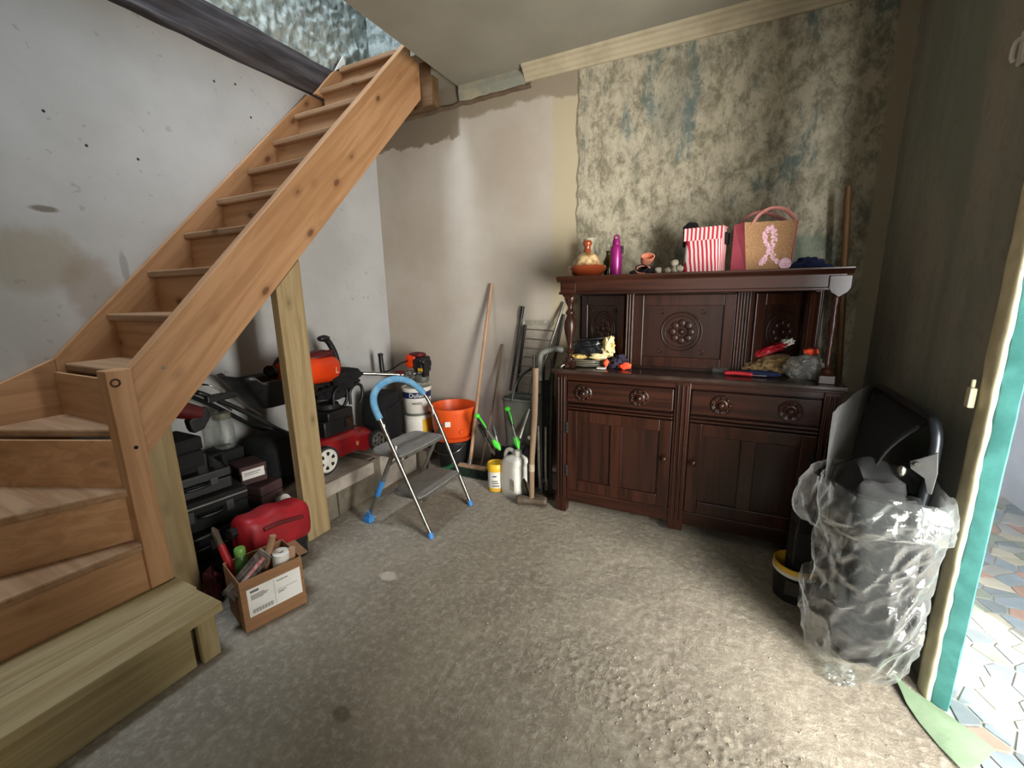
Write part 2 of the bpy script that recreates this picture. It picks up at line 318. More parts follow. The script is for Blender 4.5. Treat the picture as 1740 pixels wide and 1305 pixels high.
def m_back():
    t = NT('patchy_old_plaster'); X, Y_, Z = t.xyz()
    edge = t.ramp(t.math('ADD', X, t.math('MULTIPLY', t.math('SUBTRACT', t.noise(5), .5), .1)), -.945, -.925)
    n = t.noise(1.8, None, 5, .6); a = t.mix(t.ramp(n, .3, .7), C('#b9b1a5'), C('#ada294'))
    a = t.mix(t.ramp(t.math('ADD', X, t.math('MULTIPLY', t.math('SUBTRACT', t.noise(6), .5), .05)), -1.115, -1.09), a, C('#b3a78d'))
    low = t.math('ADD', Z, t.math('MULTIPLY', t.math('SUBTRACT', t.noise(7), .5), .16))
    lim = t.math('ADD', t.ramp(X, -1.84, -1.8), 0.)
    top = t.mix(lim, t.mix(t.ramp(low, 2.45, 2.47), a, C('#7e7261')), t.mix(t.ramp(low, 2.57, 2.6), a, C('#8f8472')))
    sv = t.map((5, 1, 1.6)); s1 = t.noise(1, sv, 6, .65, .4); s2 = t.noise(1, t.map((3.2, 1, .8), loc=(3, 1, 2)), 5, .65, .3); s3 = t.noise(34, t.map((1.3, 1, .7)), 5, .7); big = t.noise(1, t.map((1.9, 1, .9), loc=(.2, 0, .6)), 3, .5)
    m1 = t.noise(11, t.map((1.1, 1, .75)), 9, .78, .3); b = t.mix(t.ramp(m1, .36, .6), C('#77725f'), C('#b7ae98'))
    b = t.mix(t.math('MULTIPLY', t.ramp(s1, .45, .7), .35), b, C('#857d6c'))
    tl = t.noise(1, t.map((4.2, 1, 1.3), loc=(1.3, 0, 2.2)), 8, .68, .2); b = t.mix(t.math('MULTIPLY', t.math('MULTIPLY', t.ramp(tl, .53, .6), t.ramp(m1, .62, .45, .35, 1.)), .75), b, C('#576b69'))
    b = t.mix(t.math('MULTIPLY', t.ramp(big, .55, .7), .3), b, C('#626f6b')); b = t.mix(t.math('MULTIPLY', t.ramp(s3, .58, .68), .5), b, C('#575145'))
    b = t.mix(t.math('MULTIPLY', t.sph((.3, 2.9, 1.55), (.22, .5, .12), .9), .6), b, C('#5f7668'))
    b = t.mix(t.math('MULTIPLY', t.ramp(X, .62, .64), t.ramp(X, .72, .70)), b, C('#9c917b'))
    base = t.mix(edge, top, b)
    h = t.mix(edge, t.math('MULTIPLY', t.noise(8, None, 4), .25), t.math('ADD', t.noise(20, t.map((1.2, 1, .8)), 6, .7), t.math('MULTIPLY', s1, .6)))
    t.bump(h, .7, .014); return t.set(base, .93, 0, .2)
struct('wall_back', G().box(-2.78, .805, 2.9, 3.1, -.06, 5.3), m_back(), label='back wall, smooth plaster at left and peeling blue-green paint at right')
def m_right():
    t = NT('dark_streaked_plaster'); s1 = t.noise(1, t.map((1, 4, .8)), 6, .6, .3); s2 = t.noise(22, None, 5, .7)
    b = t.mix(t.ramp(s1, .35, .65), C('#98958a'), C('#80857c')); b = t.mix(t.math('MULTIPLY', t.ramp(s2, .5, .7), .4), b, C('#7d7565'))
    t.bump(t.math('ADD', s2, s1), .5, .012); return t.set(b, .93, 0, .2)
MR = m_right()
g = G().box(.71, .80, 1.79, 2.95, -.06, 2.80).box(.71, .80, -2.6, .69, -.06, 2.8).box(.71, .80, .64, 1.79, 2.12, 2.8).box(.71, .745, 1.70, 1.79, -.06, 2.12)
struct('wall_right', g, MR, label='dark streaked plaster wall around the doorway')
struct('wall_rear', G().box(-2.78, -.72, -2.6, -2.5, -.06, 2.8).box(-.72, .35, -2.6, -2.5, -.06, 1.12).box(-.72, .32, -2.6, -2.5, 2.18, 2.8).box(.32, .35, -2.6, -2.5, 1.12, 2.8).box(.35, 2.0, -2.6, -2.5, 2.2, 2.8).box(.35, 1.28, -2.6, -2.5, -.06, 2.2).box(1.72, 2.0, -2.6, -2.5, -.06, 2.2), m_left())
# ceiling with the stairwell opening
g = G().box(-1.81, .80, -2.6, 2.9, 2.78, 2.93).box(-2.78, -1.81, -2.6, .25, 2.78, 2.93).box(-2.62, -1.81, 2.79, 2.9, 2.80, 2.93).box(-1.98, -1.81, 2.59, 2.69, 2.88, 2.93).box(-1.895, -1.81, 2.69, 2.79, 2.80, 2.93)  # small blocks at the stair head added to stop roof light leaking through
struct('ceiling', g, CEILM, label='flat beige ceiling board cut away over the stairs')
# moulded cornice along the back wall
prof = [(2.9, 2.70), (2.885, 2.70), (2.88, 2.715), (2.868, 2.72), (2.862, 2.738), (2.845, 2.745), (2.84, 2.76), (2.822, 2.765), (2.818, 2.78), (2.9, 2.78)]
struct('trim_1', G().prism(prof, 'x', -1.29, .71), CORN, label='cream moulded plaster cornice')
g = G().prism([(2.9, 2.672), (2.888, 2.672), (2.88, 2.69), (2.872, 2.74), (2.875, 2.78), (2.9, 2.78)], 'x', -1.80, -1.292)
struct('trim_2', g, mat('broken_cornice_plaster', '#a0987f', '#86867a', 12, .9, bump=.6, bscale=30), label='broken end of the cornice')
g = G()
def rough_strip(u, v):
    x = -2.3+1.05*u; z = 2.645+.022*u+(.004 if v < .5 else .03)*v; p = Vector((x*6, z*6, 1))
    return (x, 2.899-.022*math.sin(math.pi*v)-.008*noise.noise(p*3), 2.64+.025*u+.035*v+.008*noise.noise(p*2))
g.grid(rough_strip, 60, 6)
struct('trim_3', g, BROWNP, 40, label='torn plaster edge under the stairwell opening')
# upper storey seen through the stairwell
g = G()
def stone(u, v):
    y = .2+2.75*u; z = 2.88+2.3*v; p = Vector((y, z, 0)); q = Vector((y*9-z*7, (y+z)*4, 0))
    h = .03*abs(noise.fractal(q*1.3, .8, 2, 4))+.014*noise.fractal(p*12, .8, 2, 3)
    return (-2.605+.8*h, y, z)
g.grid(stone, 240, 200)
g.grid(lambda u, v: (stone(u, v)[1]*.31-2.70, 2.89-.8*(stone(u, v)[0]+2.605), stone(u, v)[2]), 120, 120)
def m_stone():
    t = NT('rough_stone'); v = t.map((1, 6, 3.5), (R(35), 0, 0)); n = t.noise(3.5, v, 6, .7, .5); n2 = t.noise(2.5, None, 3)
    b = t.mix(t.ramp(n, .35, .6), C('#737b74'), C('#adb3ac')); b = t.mix(t.math('MULTIPLY', t.ramp(n2, .5, .7), .4), b, C('#868472')); t.bump(n, .5, .015); return t.set(b, .97, 0, .05)
STONE = m_stone()
struct('wall_upper', g, STONE, 60, label='rough pale stone wall lit from above the stairs')
struct('wall_upper_side', G().box(-2.78, -2.66, -2.6, 3.05, 2.86, 5.3).box(-1.81, -1.75, .25, 2.9, 2.93, 5.3).box(-2.78, -1.75, .15, .25, 2.93, 5.3), mat('upper_plaster', '#b6bac0', '#a9adb3', 3, .9))
struct('ceiling_upper_sun_baffle', G().box(-2.78, -1.78, 1.5, 3.0, 5.2, 5.3).box(-2.78, -2.55, .2, 1.5, 5.2, 5.3).box(-1.86, -1.75, .2, 1.5, 5.2, 5.3).box(-2.9, -1.4, .12, .2, 5.2, 6.5).box(-1.8, -1.72, .2, 1.5, 5.3, 6.5), WHITEW)  # tall unseen slabs above the roof opening added to keep the sun out
g = G()
def beam_pt(u, v):
    y = -.4+3.02*u
    per = [(-2.62, 2.68), (-2.575, 2.675), (-2.57, 2.70), (-2.568, 2.86), (-2.575, 2.88), (-2.66, 2.885)]
    k = v*(len(per)-1); i = min(int(k), len(per)-2); t = k-i; x = per[i][0]*(1-t)+per[i+1][0]*t; z = per[i][1]*(1-t)+per[i+1][1]*t
    p = Vector((x*3, y*1.3, z*6)); return (x+.014*noise.fractal(p*2, .8, 2, 4), y, z+.010*noise.fractal(p*1.5+Vector((5, 1, 2)), .8, 2, 3))
g.grid(beam_pt, 140, 26)
struct('trim_4', g, BEAMM, 50, label='old dark timber beam at the top of the white wall')
struct('trim_5', G().box(-2.04, -1.90, 2.70, 2.78, 2.62, 2.93).box(-2.62, -2.04, 2.72, 2.80, 2.62, 2.90), wood('trimmer_timber', '#6e543a', '#574028', '#3c2614', GX), label='brown trimmer joist at the head of the stairs')

# doorway frame and hall
dr = thing('door_1', (.7, 1.68, 0), 'x', 'x'); del dr['category']; dr['label'] = 'painted doorway frame, cream edge and teal lining'; dr['kind'] = 'structure'
def jamb(u, v):
    per = [(.712, 1.735), (.70, 1.735), (.692, 1.712), (.691, 1.70), (.695, 1.66), (.70, 1.651), (.72, 1.650)]
    k = v*(len(per)-1); i = min(int(k), len(per)-2); t = k-i; x = per[i][0]*(1-t)+per[i+1][0]*t; y = per[i][1]*(1-t)+per[i+1][1]*t; z = .0+2.16*u
    q = Vector((x*20, y*20, z*9)); return (x-.004*max(0, noise.noise(q)), y+.003*noise.noise(q*2), z)
obj('architrave', G().grid(jamb, 220, 14), CREAMP, dr, 50)
g = G(); per = [(.706, 1.668), (.706, 1.652), (.711, 1.647), (.741, 1.626), (.745, 1.629), (.752, 1.66), (.80, 1.79)]
g.grid(lambda u, v: (per[round(v*6)][0]+.0015*noise.noise(Vector((v*9, u*30, 2))), per[round(v*6)][1]+.0015*noise.noise(Vector((v*7, u*40, 5))), 2.14*u), 120, 7)
obj('lining', g, TEAL, dr, 50)
obj('latch_plate', G().box(.668, .684, 1.70, 1.726, .99, 1.05).cyl((.676, 1.713, 1.05), (.676, 1.713, 1.075), .005).box(.672, .684, 1.705, 1.73, .16, .2), CREAMP, dr, 30, .003)
obj('near_lining', G().box(.70, .80, .67, .71, 0, 2.14).box(.70, .80, .71, 1.70, 2.11, 2.15), TEAL, dr)
struct('wall_hall', G().box(1.71, 1.85, .95, 3.95, -.06, 2.8).box(1.71, 1.85, -2.5, -.45, -.06, 2.8).box(1.71, 1.85, -.45, .95, 2.05, 2.8).box(.8, 1.85, 3.85, 3.95, -.06, 2.8).box(.80, .84, 1.9, 3.85, -.06, 2.8), WHITEW, label='white hall wall beyond the doorway')
struct('ceiling_hall', G().box(.8, 1.85, -2.6, 3.95, 2.8, 2.9), WHITEW)
hf = struct('floor_hall', G().box(.70, 1.9, -2.6, 3.95, -.06, -.004), GROUT, label='crazy-paved mosaic floor of the hall')
# crazy paving: Voronoi cells clipped by half planes
def cells(x0, x1, y0, y1, n, seed):
    rnd = random.Random(seed); S = []
    while len(S) < n:
        p = (rnd.uniform(x0, x1), rnd.uniform(y0, y1))
        if all((p[0]-q[0])**2+(p[1]-q[1])**2 > .0026 for q in S): S.append(p)
    for i, a in enumerate(S):
        poly = [(x0, y0), (x1, y0), (x1, y1), (x0, y1)]
        for j, b in enumerate(S):
            if i == j or (a[0]-b[0])**2+(a[1]-b[1])**2 > .3: continue
            mx, my = (a[0]+b[0])/2, (a[1]+b[1])/2; dx, dy = b[0]-a[0], b[1]-a[1]; L = math.hypot(dx, dy); out = []
            d = [((p[0]-mx)*dx+(p[1]-my)*dy)/L+.005 for p in poly]
            for k in range(len(poly)):
                p, q, e, f = poly[k], poly[(k+1) % len(poly)], d[k], d[(k+1) % len(poly)]
                if e <= 0: out.append(p)
                if e*f < 0: t = e/(e-f); out.append((p[0]+(q[0]-p[0])*t, p[1]+(q[1]-p[1])*t))
            poly = out
            if len(poly) < 3: break
        if len(poly) >= 3: yield poly
for k, poly in enumerate(cells(.76, 1.71, 1.35, 3.84, 290, 5)):
    obj('tile', G().prism(poly, 'z', -.004, .0+.0012*random.random()), random.Random(k*3+1).choice(TILEC), hf)
g = G()
mt = [(.622, 1.70, .03), (.66, 1.668, .012), (.70, 1.64, .01), (.76, 1.585, .006), (.815, 1.53, .004), (.77, 1.47, .006), (.70, 1.40, .012), (.67, 1.47, .006), (.645, 1.54, .006), (.632, 1.60, .008)]
g.v = [(a, b, c) for a, b, c in mt]+[(a, b, c-.003) for a, b, c in mt]+[(.70, 1.56, .018), (.70, 1.56, .015)]; n = len(mt)
g.f = [(i, (i+1) % n, 2*n) for i in range(n)]+[(n+(i+1) % n, n+i, 2*n+1) for i in range(n)]+[(i, n+i, n+(i+1) % n, (i+1) % n) for i in range(n)]
tag(obj('lino_offcut', g, GREENM, None, 30), 'pale green floor covering offcut curling over the doorway threshold', 'mat')

# ------------------------------------------------------------------ staircase
st = thing('staircase', (-2.0, .75, 0), 'pine staircase with winding lower steps rising along the white wall', 'staircase')
ZL = {2: .42, 3: .64, 4: .865, 5: 1.085, 6: 1.29, 7: 1.49, 8: 1.69, 9: 1.89, 10: 2.09, 11: 2.295, 12: 2.5, 13: 2.705, 14: 2.9}
YN = {6: .98, 7: 1.172, 8: 1.366, 9: 1.56, 10: 1.765, 11: 1.955, 12: 2.135, 13: 2.32, 14: 2.5, 15: 2.7}
for k in range(6, 15):
    obj('tread', G().box((-2.588 if k < 13 else -2.535), -2.035, YN[k], YN[k+1]+.04, ZL[k]-.034, ZL[k]), TREADM, st, 0, .008)
    obj('riser', G().box((-2.588 if k < 13 else -2.535), -2.035, YN[k]+.03, YN[k]+.046, ZL[k-1]-.02, ZL[k]-.034), PINE['x'], st)
W2 = {2: [(-1.978, .712), (-2.03, .02), (-2.36, .02), (-2.05, .72)], 3: [(-2.0, .74), (-2.335, .02), (-2.588, .02), (-2.588, .58), (-2.05, .79)], 4: [(-2.03, .758), (-2.588, .525), (-2.588, .86), (-2.04, .86)], 5: [(-2.035, .80), (-2.588, .80), (-2.588, 1.03), (-2.035, 1.03)]}
for k, poly in W2.items():
    obj('tread', G().prism(poly, 'z', ZL[k]-.034, ZL[k]), TREADM, st, 0, .008)
    a, b = Vector(poly[0]), Vector(poly[1]); d = (b-a).normalized(); nrm = Vector((d.y, -d.x)); c = Vector((-2.3, .6))
    if (c-a).dot(nrm) < 0: nrm = -nrm
    p = [a+nrm*.022, b+nrm*.022, b+nrm*.038, a+nrm*.038]
    obj('riser', G().prism([tuple(q) for q in p], 'z', (ZL[k-1] if k > 2 else .21)-.005, ZL[k]-.034), PINE['y' if k in (2, 3) else 'x'], st)
sl = lambda y: 1.10+(y-.80)*1.03
obj('outer_string', G().prism([(.79, .755), (2.69, 2.665), (2.69, 3.02), (2.60, 2.98), (.79, 1.095)], 'x', -2.04, -1.988), PINE['slope'], st, 0, .003)
nw = obj('newel', G().box(-2.05, -1.98, .712, .79, .215, 1.10), PINE['z'], st, 0, .003)
obj('plug_hole', G().torus((0, 0, 0), .013, .004, face_to((-1.981, .735, 1.055), (1, 0, 0))), mat('drilled_shadow_wood', '#4f2f17', '#3b220f', 9, .8), nw, 60)
obj('bolt_hole', G().cyl((-1.985, .755, .80), (-1.9775, .755, .80), .007), BLACKM, nw)
obj('screw_head', G().cyl((-1.99, .895, 1.085), (-1.985, .895, 1.085), .006), CHROME, st)
wl = lambda y: 1.108+(y-.775)*1.035
obj('wall_string', G().prism([(.775, .80), (2.40, 2.47), (2.40, 2.66), (2.262, 2.66), (.775, wl(.775))], 'x', -2.619, -2.588), PINE['slope'], st, 0, .003)
obj('wall_string', G().prism([(.0, .42), (.775, .70), (.775, 1.108), (.60, 1.03), (.0, .77)], 'x', -2.619, -2.590), PINE['y'], st, 0, .003)
obj('wall_string', G().prism([(2.28, 2.66), (2.40, 2.66), (2.56, 2.70), (2.56, 2.94), (2.45, 2.85)], 'x', -2.562, -2.535), PINE['slope'], st)
obj('corner_trim', G().prism([(2.47, 2.87), (2.58, 2.90), (2.56, 3.0)], 'x', -2.545, -2.535), WHITEP, st)
ss = thing('starter_step', (-1.83, .4, 0), 'low box step of greenish treated timber at the foot of the stairs', 'step')
obj('top_plank', G().box(-1.835, -1.655, -.05, .792, .172, .21), TREAT['y'], ss, 0, .004)
obj('top_plank', G().box(-2.025, -1.838, -.05, .80, .172, .209), TREAT['y'], ss, 0, .004)
obj('front_board', G().box(-1.70, -1.672, -.05, .683, .004, .172), TREAT['y'], ss, 0, .003)
obj('leg', G().box(-1.705, -1.66, .70, .762, .003, .172), TREAT['z'], ss, 0, .003)
obj('leg', G().box(-2.02, -1.975, .73, .785, .003, .172), TREAT['z'], ss, 0, .003)
def post(nm, y0, y1, x0, x1, label):
    g = G().prism([(y0, .002), (y1, .002), (y1, .77+(y1-.81)*1.005-.006), (y0, .77+(y0-.81)*1.005-.006)], 'x', x0, x1)
    return tag(obj(nm, g, POSTM, None, 0, .004), label, 'post', 'timber props under the stairs')
post('timber_post', 1.435, 1.585, -2.052, -2.0, 'rough timber post propping the stair beside the red mower')
post('timber_post', .792, .905, -2.075, -2.03, 'short timber post right behind the newel of the stairs')

# ------------------------------------------------------------------ ledge of blocks
ld = thing('block_ledge', (-2.33, 2.1, 0), 'low concrete block ledge along the white wall under the mower', 'ledge')
obj('core', G().box(-2.61, -2.12, 1.42, 2.88, 0, .235), CONCD, ld)
obj('slab', G().box(-2.61, -2.062, 1.40, 2.03, .165, .25), CONC, ld, 0, .006)
obj('base_block', G().box(-2.3, -2.078, 1.40, 1.72, .002, .16), CONCD, ld, 0, .005)
obj('base_block', G().box(-2.3, -2.076, 1.728, 2.03, .002, .16), CONCD, ld, 0, .005)
obj('end_block', G().box(-2.45, -2.085, 2.115, 2.50, .002, .25), CONC, ld, 0, .006)
obj('slab', G().box(-2.61, -2.10, 2.51, 2.88, .237, .25), CONCD, ld, 0, .004)
obj('slab', G().box(-2.61, -2.46, 2.035, 2.505, .237, .25), CONCD, ld, 0, .004)
obj('slab', G().box(-2.46, -2.14, 2.035, 2.11, .237, .249), CONCD, ld, 0, .004)

# ------------------------------------------------------------------ sideboard
sb = thing('sideboard', (-.18, 2.6, 0), 'dark carved wooden court cupboard with turned columns standing against the back wall', 'sideboard')
OX, OZ = OAK['x'], OAK['z']
FY = 2.35
obj('carcass', G().box(-.855, .492, FY+.03, 2.86, .10, .885), OAKP, sb)
for x0, x1 in ((-.868, -.805), (-.205, -.128), (.44, .505)):
    o = obj('stile', G().box(x0, x1, FY, FY+.06, 0 if x0 != -.205 else .035, .885), OZ, sb, 0, .004)
    w = (x1-x0)
    for q in (.22, .5, .78): obj('reed', G().cyl((x0+w*q, FY-.001, .10), (x0+w*q, FY-.001, .86), .0055, n=8), OZ, o, 60)
for x0 in (-.868, .445): obj('foot', G().box(x0, x0+.06, 2.80, 2.86, 0, .10), OZ, sb)
obj('bottom_rail', G().box(-.805, .44, FY+.008, FY+.03, .075, .15), OX, sb, 0, .003)
obj('top_rail', G().box(-.805, .44, FY+.004, FY+.04, .845, .885), OX, sb, 0, .003)
def rosette(x, z, r, par, y=FY-.006):
    T = face_to((x, y, z), (0, -1, 0))
    k = obj('rosette_knob', G().lathe([(r, 0), (r, .005), (r*.9, .009), (r*.62, .006), (r*.5, .012), (r*.4, .012), (r*.36, .018), (r*.28, .026), (r*.12, .031), (0, .032)], n=28, T=T), OX, par, 50)
    g = G()
    for a in range(8): g.blob((math.cos(R(45*a))*r*.72, math.sin(R(45*a))*r*.72, .008), (r*.16, r*.16, .007), sub=2, T=T)
    obj('petals', g, OX, k, 60)
for x0, x1, ks in ((-.80, -.21, (-.70, -.385)), (-.123, .436, (.02, .315))):
    dw = obj('drawer', G().box(x0, x1, FY-.004, FY+.03, .715, .838), OX, sb, 0, .005)
    for kx in ks: rosette(kx, .776, .051, dw)
    obj('moulding', G().box(x0, x1, FY-.008, FY+.03, .69, .704).box(x0, x1, FY-.004, FY+.03, .672, .682), OX, sb, 0, .003)
    dm = (x0+x1)/2; z0, z1 = .155, .662; s_ = .062
    dd = obj('door', G().box(x0, x1, FY+.012, FY+.035, z0, z1), OAKP, sb)
    hinge_left = x0 < -.5
    fr = G().box(x0, x0+s_, FY, FY+.02, z0, z1).box(x1-s_, x1, FY, FY+.02, z0, z1).box(x0+s_, x1-s_, FY, FY+.02, z0, z0+.07).box(x0+s_, x1-s_, FY, FY+.02, z1-.065, z1).box(dm-.034, dm+.034, FY, FY+.02, z0+.07, z1-.065)
    obj('door_frame', fr, OZ, dd, 0, .004)
    kx = x1-.03 if hinge_left else x0+.03
    obj('door_knob', G().lathe([(.012, 0), (.008, .008), (.016, .016), (.017, .022), (.010, .03), (0, .032)], n=18, T=face_to((kx, FY, .45), (0, -1, 0))), OX, dd, 60)
    hx = x0+.004 if hinge_left else x1-.004
    for hz in (.28, .555):
        g = G()
        for dz_ in (-.024, 0, .024): g.blob((hx-.006, FY-.004, hz+dz_), (.011, .006, .013), sub=2)
        g.box(hx-.004, hx+.004, FY-.006, FY, hz-.035, hz+.035); obj('hinge', g, BLACKM, dd, 50)
top = obj('serving_top', G().box(-.892, .522, 2.325, 2.862, .888, .91), mat('oak_top_worn', '#3c2e28', '#281d18', 8, .25), sb, 0, .006)
obj('top_moulding', G().box(-.882, .512, 2.337, 2.86, .876, .889), OX, sb, 0, .004)
obj('upper_body', G().prism([(-.855, 2.80), (-.50, 2.56), (.115, 2.56), (.45, 2.80), (.45, 2.855), (-.855, 2.855)], 'z', .91, 1.335), OAKP, sb)
def panel(a, b, inset, side):
    a = Vector((a[0], a[1], 0)); b = Vector((b[0], b[1], 0)); d = (b-a).normalized(); nr = Vector((d.y, -d.x, 0)); w = (b-a).length
    T = Matrix(((d.x, 0, nr.x, a.x), (d.y, 0, nr.y, a.y), (0, 1, 0, .91), (0, 0, 0, 1)))
    p = obj('carved_panel', G().box(inset, w-inset, .012, .415, 0, .006, T), OAKP, sb, 0, .002)
    m_ = inset+.055
    obj('panel_frame', G().box(inset, m_, .012, .415, .006, .018, T).box(w-m_, w-inset, .012, .415, .006, .018, T).box(m_, w-m_, .012, .07, .006, .018, T).box(m_, w-m_, .355, .415, .006, .018, T), OZ, p, 0, .003)
    c = (w/2, .212, .007); rr = min(w/2-m_-.012, .105); g = G().torus(c, rr, .005, T).torus(c, rr*.82, .003, T)
    for k in range(8):
        an = R(45*k); g.blob((c[0]+math.cos(an)*rr*.46, c[1]+math.sin(an)*rr*.46, .008), (rr*.2, rr*.2, .006), sub=2, T=T)
    for k in range(4):
        an = R(45+90*k); g.torus((c[0]+math.cos(an)*rr*.4, c[1]+math.sin(an)*rr*.4, .008), rr*.24, .003, T, 14, 6)
    g.blob((c[0], c[1], .008), (rr*.14, rr*.14, .008), sub=2, T=T)
    for sx in (-1, 1):
        for sy in (-1, 1): g.torus((c[0]+sx*(rr+.002), c[1]+sy*rr*1.05, .007), .012, .003, T, 12, 6)
    obj('carving', g, OAKP, p, 60)
    return T, w
panel((-.855, 2.80), (-.50, 2.56), .02, 0); panel((-.47, 2.558), (.05, 2.558), 0, 1); panel((.115, 2.56), (.45, 2.80), .02, 2)
def flutes(x0, x1, y, n):
    o = obj('fluted_stile', G().box(x0, x1, y-.012, y+.02, .91, 1.335), OZ, sb, 0, .002)
    for k in range(n):
        x = x0+(x1-x0)*(k+.5)/n; obj('reed', G().cyl((x, y-.012, .92), (x, y-.012, 1.33), .006, n=8), OZ, o, 60)
flutes(-.515, -.47, 2.552, 3); flutes(.05, .118, 2.552, 5)
flutes(-.872, -.835, 2.81, 3); flutes(.42, .462, 2.79, 3)
obj('canopy', G().box(-.855, .470, 2.372, 2.86, 1.335, 1.412), OX, sb, 0, .004)
obj('canopy_moulding', G().box(-.862, .477, 2.365, 2.86, 1.335, 1.35), OX, sb, 0, .004)
pf = [(2.352, 1.436), (2.352, 1.428), (2.358, 1.42), (2.368, 1.41), (2.372, 1.404), (2.86, 1.404), (2.86, 1.436)]
obj('cornice_top', G().prism(pf, 'x', -.874, .49), OX, sb, 0, .002)
colp = [(.022, 0), (.022, .006), (.012, .016), (.010, .03), (.017, .04), (.019, .05), (.012, .06), (.010, .075), (.014, .10), (.024, .15), (.029, .19), (.027, .22), (.019, .245), (.015, .255), (.022, .265), (.022, .275), (.014, .285), (.011, .30), (.020, .325), (.027, .345), (.027, .36)]
colr = [(.024, 0), (.020, .012), (.008, .022), (.012, .05), (.008, .065), (.013, .09), (.009, .11), (.015, .14), (.010, .155), (.015, .19), (.017, .23), (.010, .26), (.014, .28), (.009, .30), (.016, .33), (.012, .36)]
for x, pr_ in ((-.805, colp), (.445, colr)):
    obj('column', G().lathe([(r*(1.25 if pr_ is colp else 1.1), z) for r, z in pr_], (x, 2.405, .962), 24), OZ, sb, 50)
    obj('column_base', G().box(x-.032, x+.032, 2.373, 2.437, .91, .95).lathe([(.034, 0), (.024, .014)], (x, 2.405, .95), 4), OZ, sb, 0, .003)
    obj('corner_block', G().prism([(x-.042, 1.40), (x-.042, 1.345), (x-.03, 1.325), (x-.02, 1.318), (x, 1.303), (x+.02, 1.318), (x+.03, 1.325), (x+.042, 1.345), (x+.042, 1.40)], 'y', 2.364, 2.374), OX, sb, 0, .003)

# things on top of the sideboard (top at z 1.436)
ZT = 1.437
tg = thing('tagine', (-.755, 2.56, ZT), 'glazed terracotta tagine with cream patterned lid on the sideboard top', 'tagine')
obj('base_dish', G().lathe([(.055, 0), (.08, .005), (.108, .034), (.114, .05), (.108, .062), (.09, .062)], (-.755, 2.56, ZT), 36), TERRA, tg, 40)
obj('lid', G().lathe([(.092, .06), (.086, .066), (.074, .095), (.055, .12), (.036, .134), (.024, .14)], (-.755, 2.56, ZT), 36), CREAMC, tg, 40)
obj('knob', G().lathe([(.026, .138), (.02, .15), (.018, .17), (.027, .182), (.028, .195), (.02, .206), (0, .209)], (-.755, 2.56, ZT), 24), TERRA, tg, 60)
tag(obj('vase', G().lathe([(.03, 0), (.045, .05), (.04, .13), (.026, .17), (.026, .2), (.046, .235), (.043, .235), (.02, .19)], (-.785, 2.74, ZT), 28), PALEV, None, 50), 'pale green glazed vase behind the tagine', 'vase')
pb = thing('water_bottle', (-.588, 2.57, ZT), 'tall purple metal water bottle beside the tagine', 'bottle')
obj('body', G().lathe([(.031, 0), (.033, .004), (.033, .15), (.028, .165), (.02, .172)], (-.588, 2.57, ZT), 28), PURPLE, pb, 50)
obj('cap', G().lathe([(.021, .17), (.021, .195), (.017, .203)], (-.588, 2.57, ZT), 20).torus((0, 0, 0), .014, .005, face_to((-.588, 2.57, ZT+.21), (0, -1, 0)), 16, 6), PURPLE, pb, 50)
obj('clip', G().box(-.556, -.549, 2.555, 2.585, ZT+.12, ZT+.165), BLACK, pb, 0, .002)
pm = thing('oil_bottle', (-.662, 2.69, ZT), 'small dark oil bottle with glass stopper between tagine and purple bottle', 'bottle')
obj('body', G().lathe([(.028, 0), (.03, .01), (.03, .09), (.014, .12), (.012, .14), (.018, .15)], (-.662, 2.69, ZT), 20), OLIVE, pm, 50)
obj('stopper', G().lathe([(.012, .15), (.016, .165), (.02, .185), (.012, .203), (0, .206)], (-.662, 2.69, ZT), 18), GLASS, pm, 60)
kn = thing('suede_glove_pair', (-.43, 2.56, ZT), 'rolled pink-lined black cuffs lying in the middle of the sideboard top', 'gloves')
def cuff(c, r, l, tilt, az):
    T = Matrix.Translation(c) @ Matrix.Rotation(R(az), 4, 'Z') @ Matrix.Rotation(R(tilt), 4, 'X')
    g = G().lathe([(r*.75, 0), (r, l*.5), (r*1.05, l), (r*.92, l), (r*.7, l*.3), (0, l*.2)], n=24, T=T @ Matrix.Diagonal((1.25, .7, 1, 1))); return g
obj('cuff', cuff((-.425, 2.60, ZT+.065), .028, .07, 62, 20), COPPER, kn, 50)
obj('cuff', cuff((-.435, 2.59, ZT+.024), .026, .06, 78, 0), BLACKF, kn, 50)
obj('fold', G().blob((-.39, 2.57, ZT+.02), (.05, .045, .021), .35, 2, 3, 4).blob((-.475, 2.575, ZT+.014), (.03, .035, .015), .3, 2, 3, 6), BLACKF, kn, 60)
obj('lining', G().torus((0, 0, 0), .029, .005, Matrix.Translation((-.43, 2.545, ZT+.027)) @ Matrix.Rotation(R(80), 4, 'X') @ Matrix.Diagonal((1.3, .72, 1, 1))), COPPER, kn, 60)
for k, (x, y, z, r) in enumerate(((-.345, 2.53, 0, .020), (-.318, 2.60, 0, .017), (-.298, 2.53, 0, .018), (-.262, 2.55, 0, .022), (-.272, 2.60, 0, .024), (-.268, 2.572, .036, .022), (-.238, 2.545, .006, .021))):
    tag(obj('pebble', G().blob((x, y, ZT+z+r*.86), (r, r*.9, r*.88), .25, 1.5, 3, k), PEBBLE, None, 60), 'pale grey pebble on the sideboard top, '+('leftmost of the row', 'second from the left and set back', 'third from the left at the front', 'front right of the heap', 'back of the heap', 'topmost of the heap', 'touching the striped bag')[k], 'pebble', 'pebbles on the sideboard')
sg = thing('striped_bag', (-.125, 2.6, ZT), 'red and white striped fabric bag with folded top on the sideboard', 'bag')
T = rz((-.12, 2.61, ZT), -12)
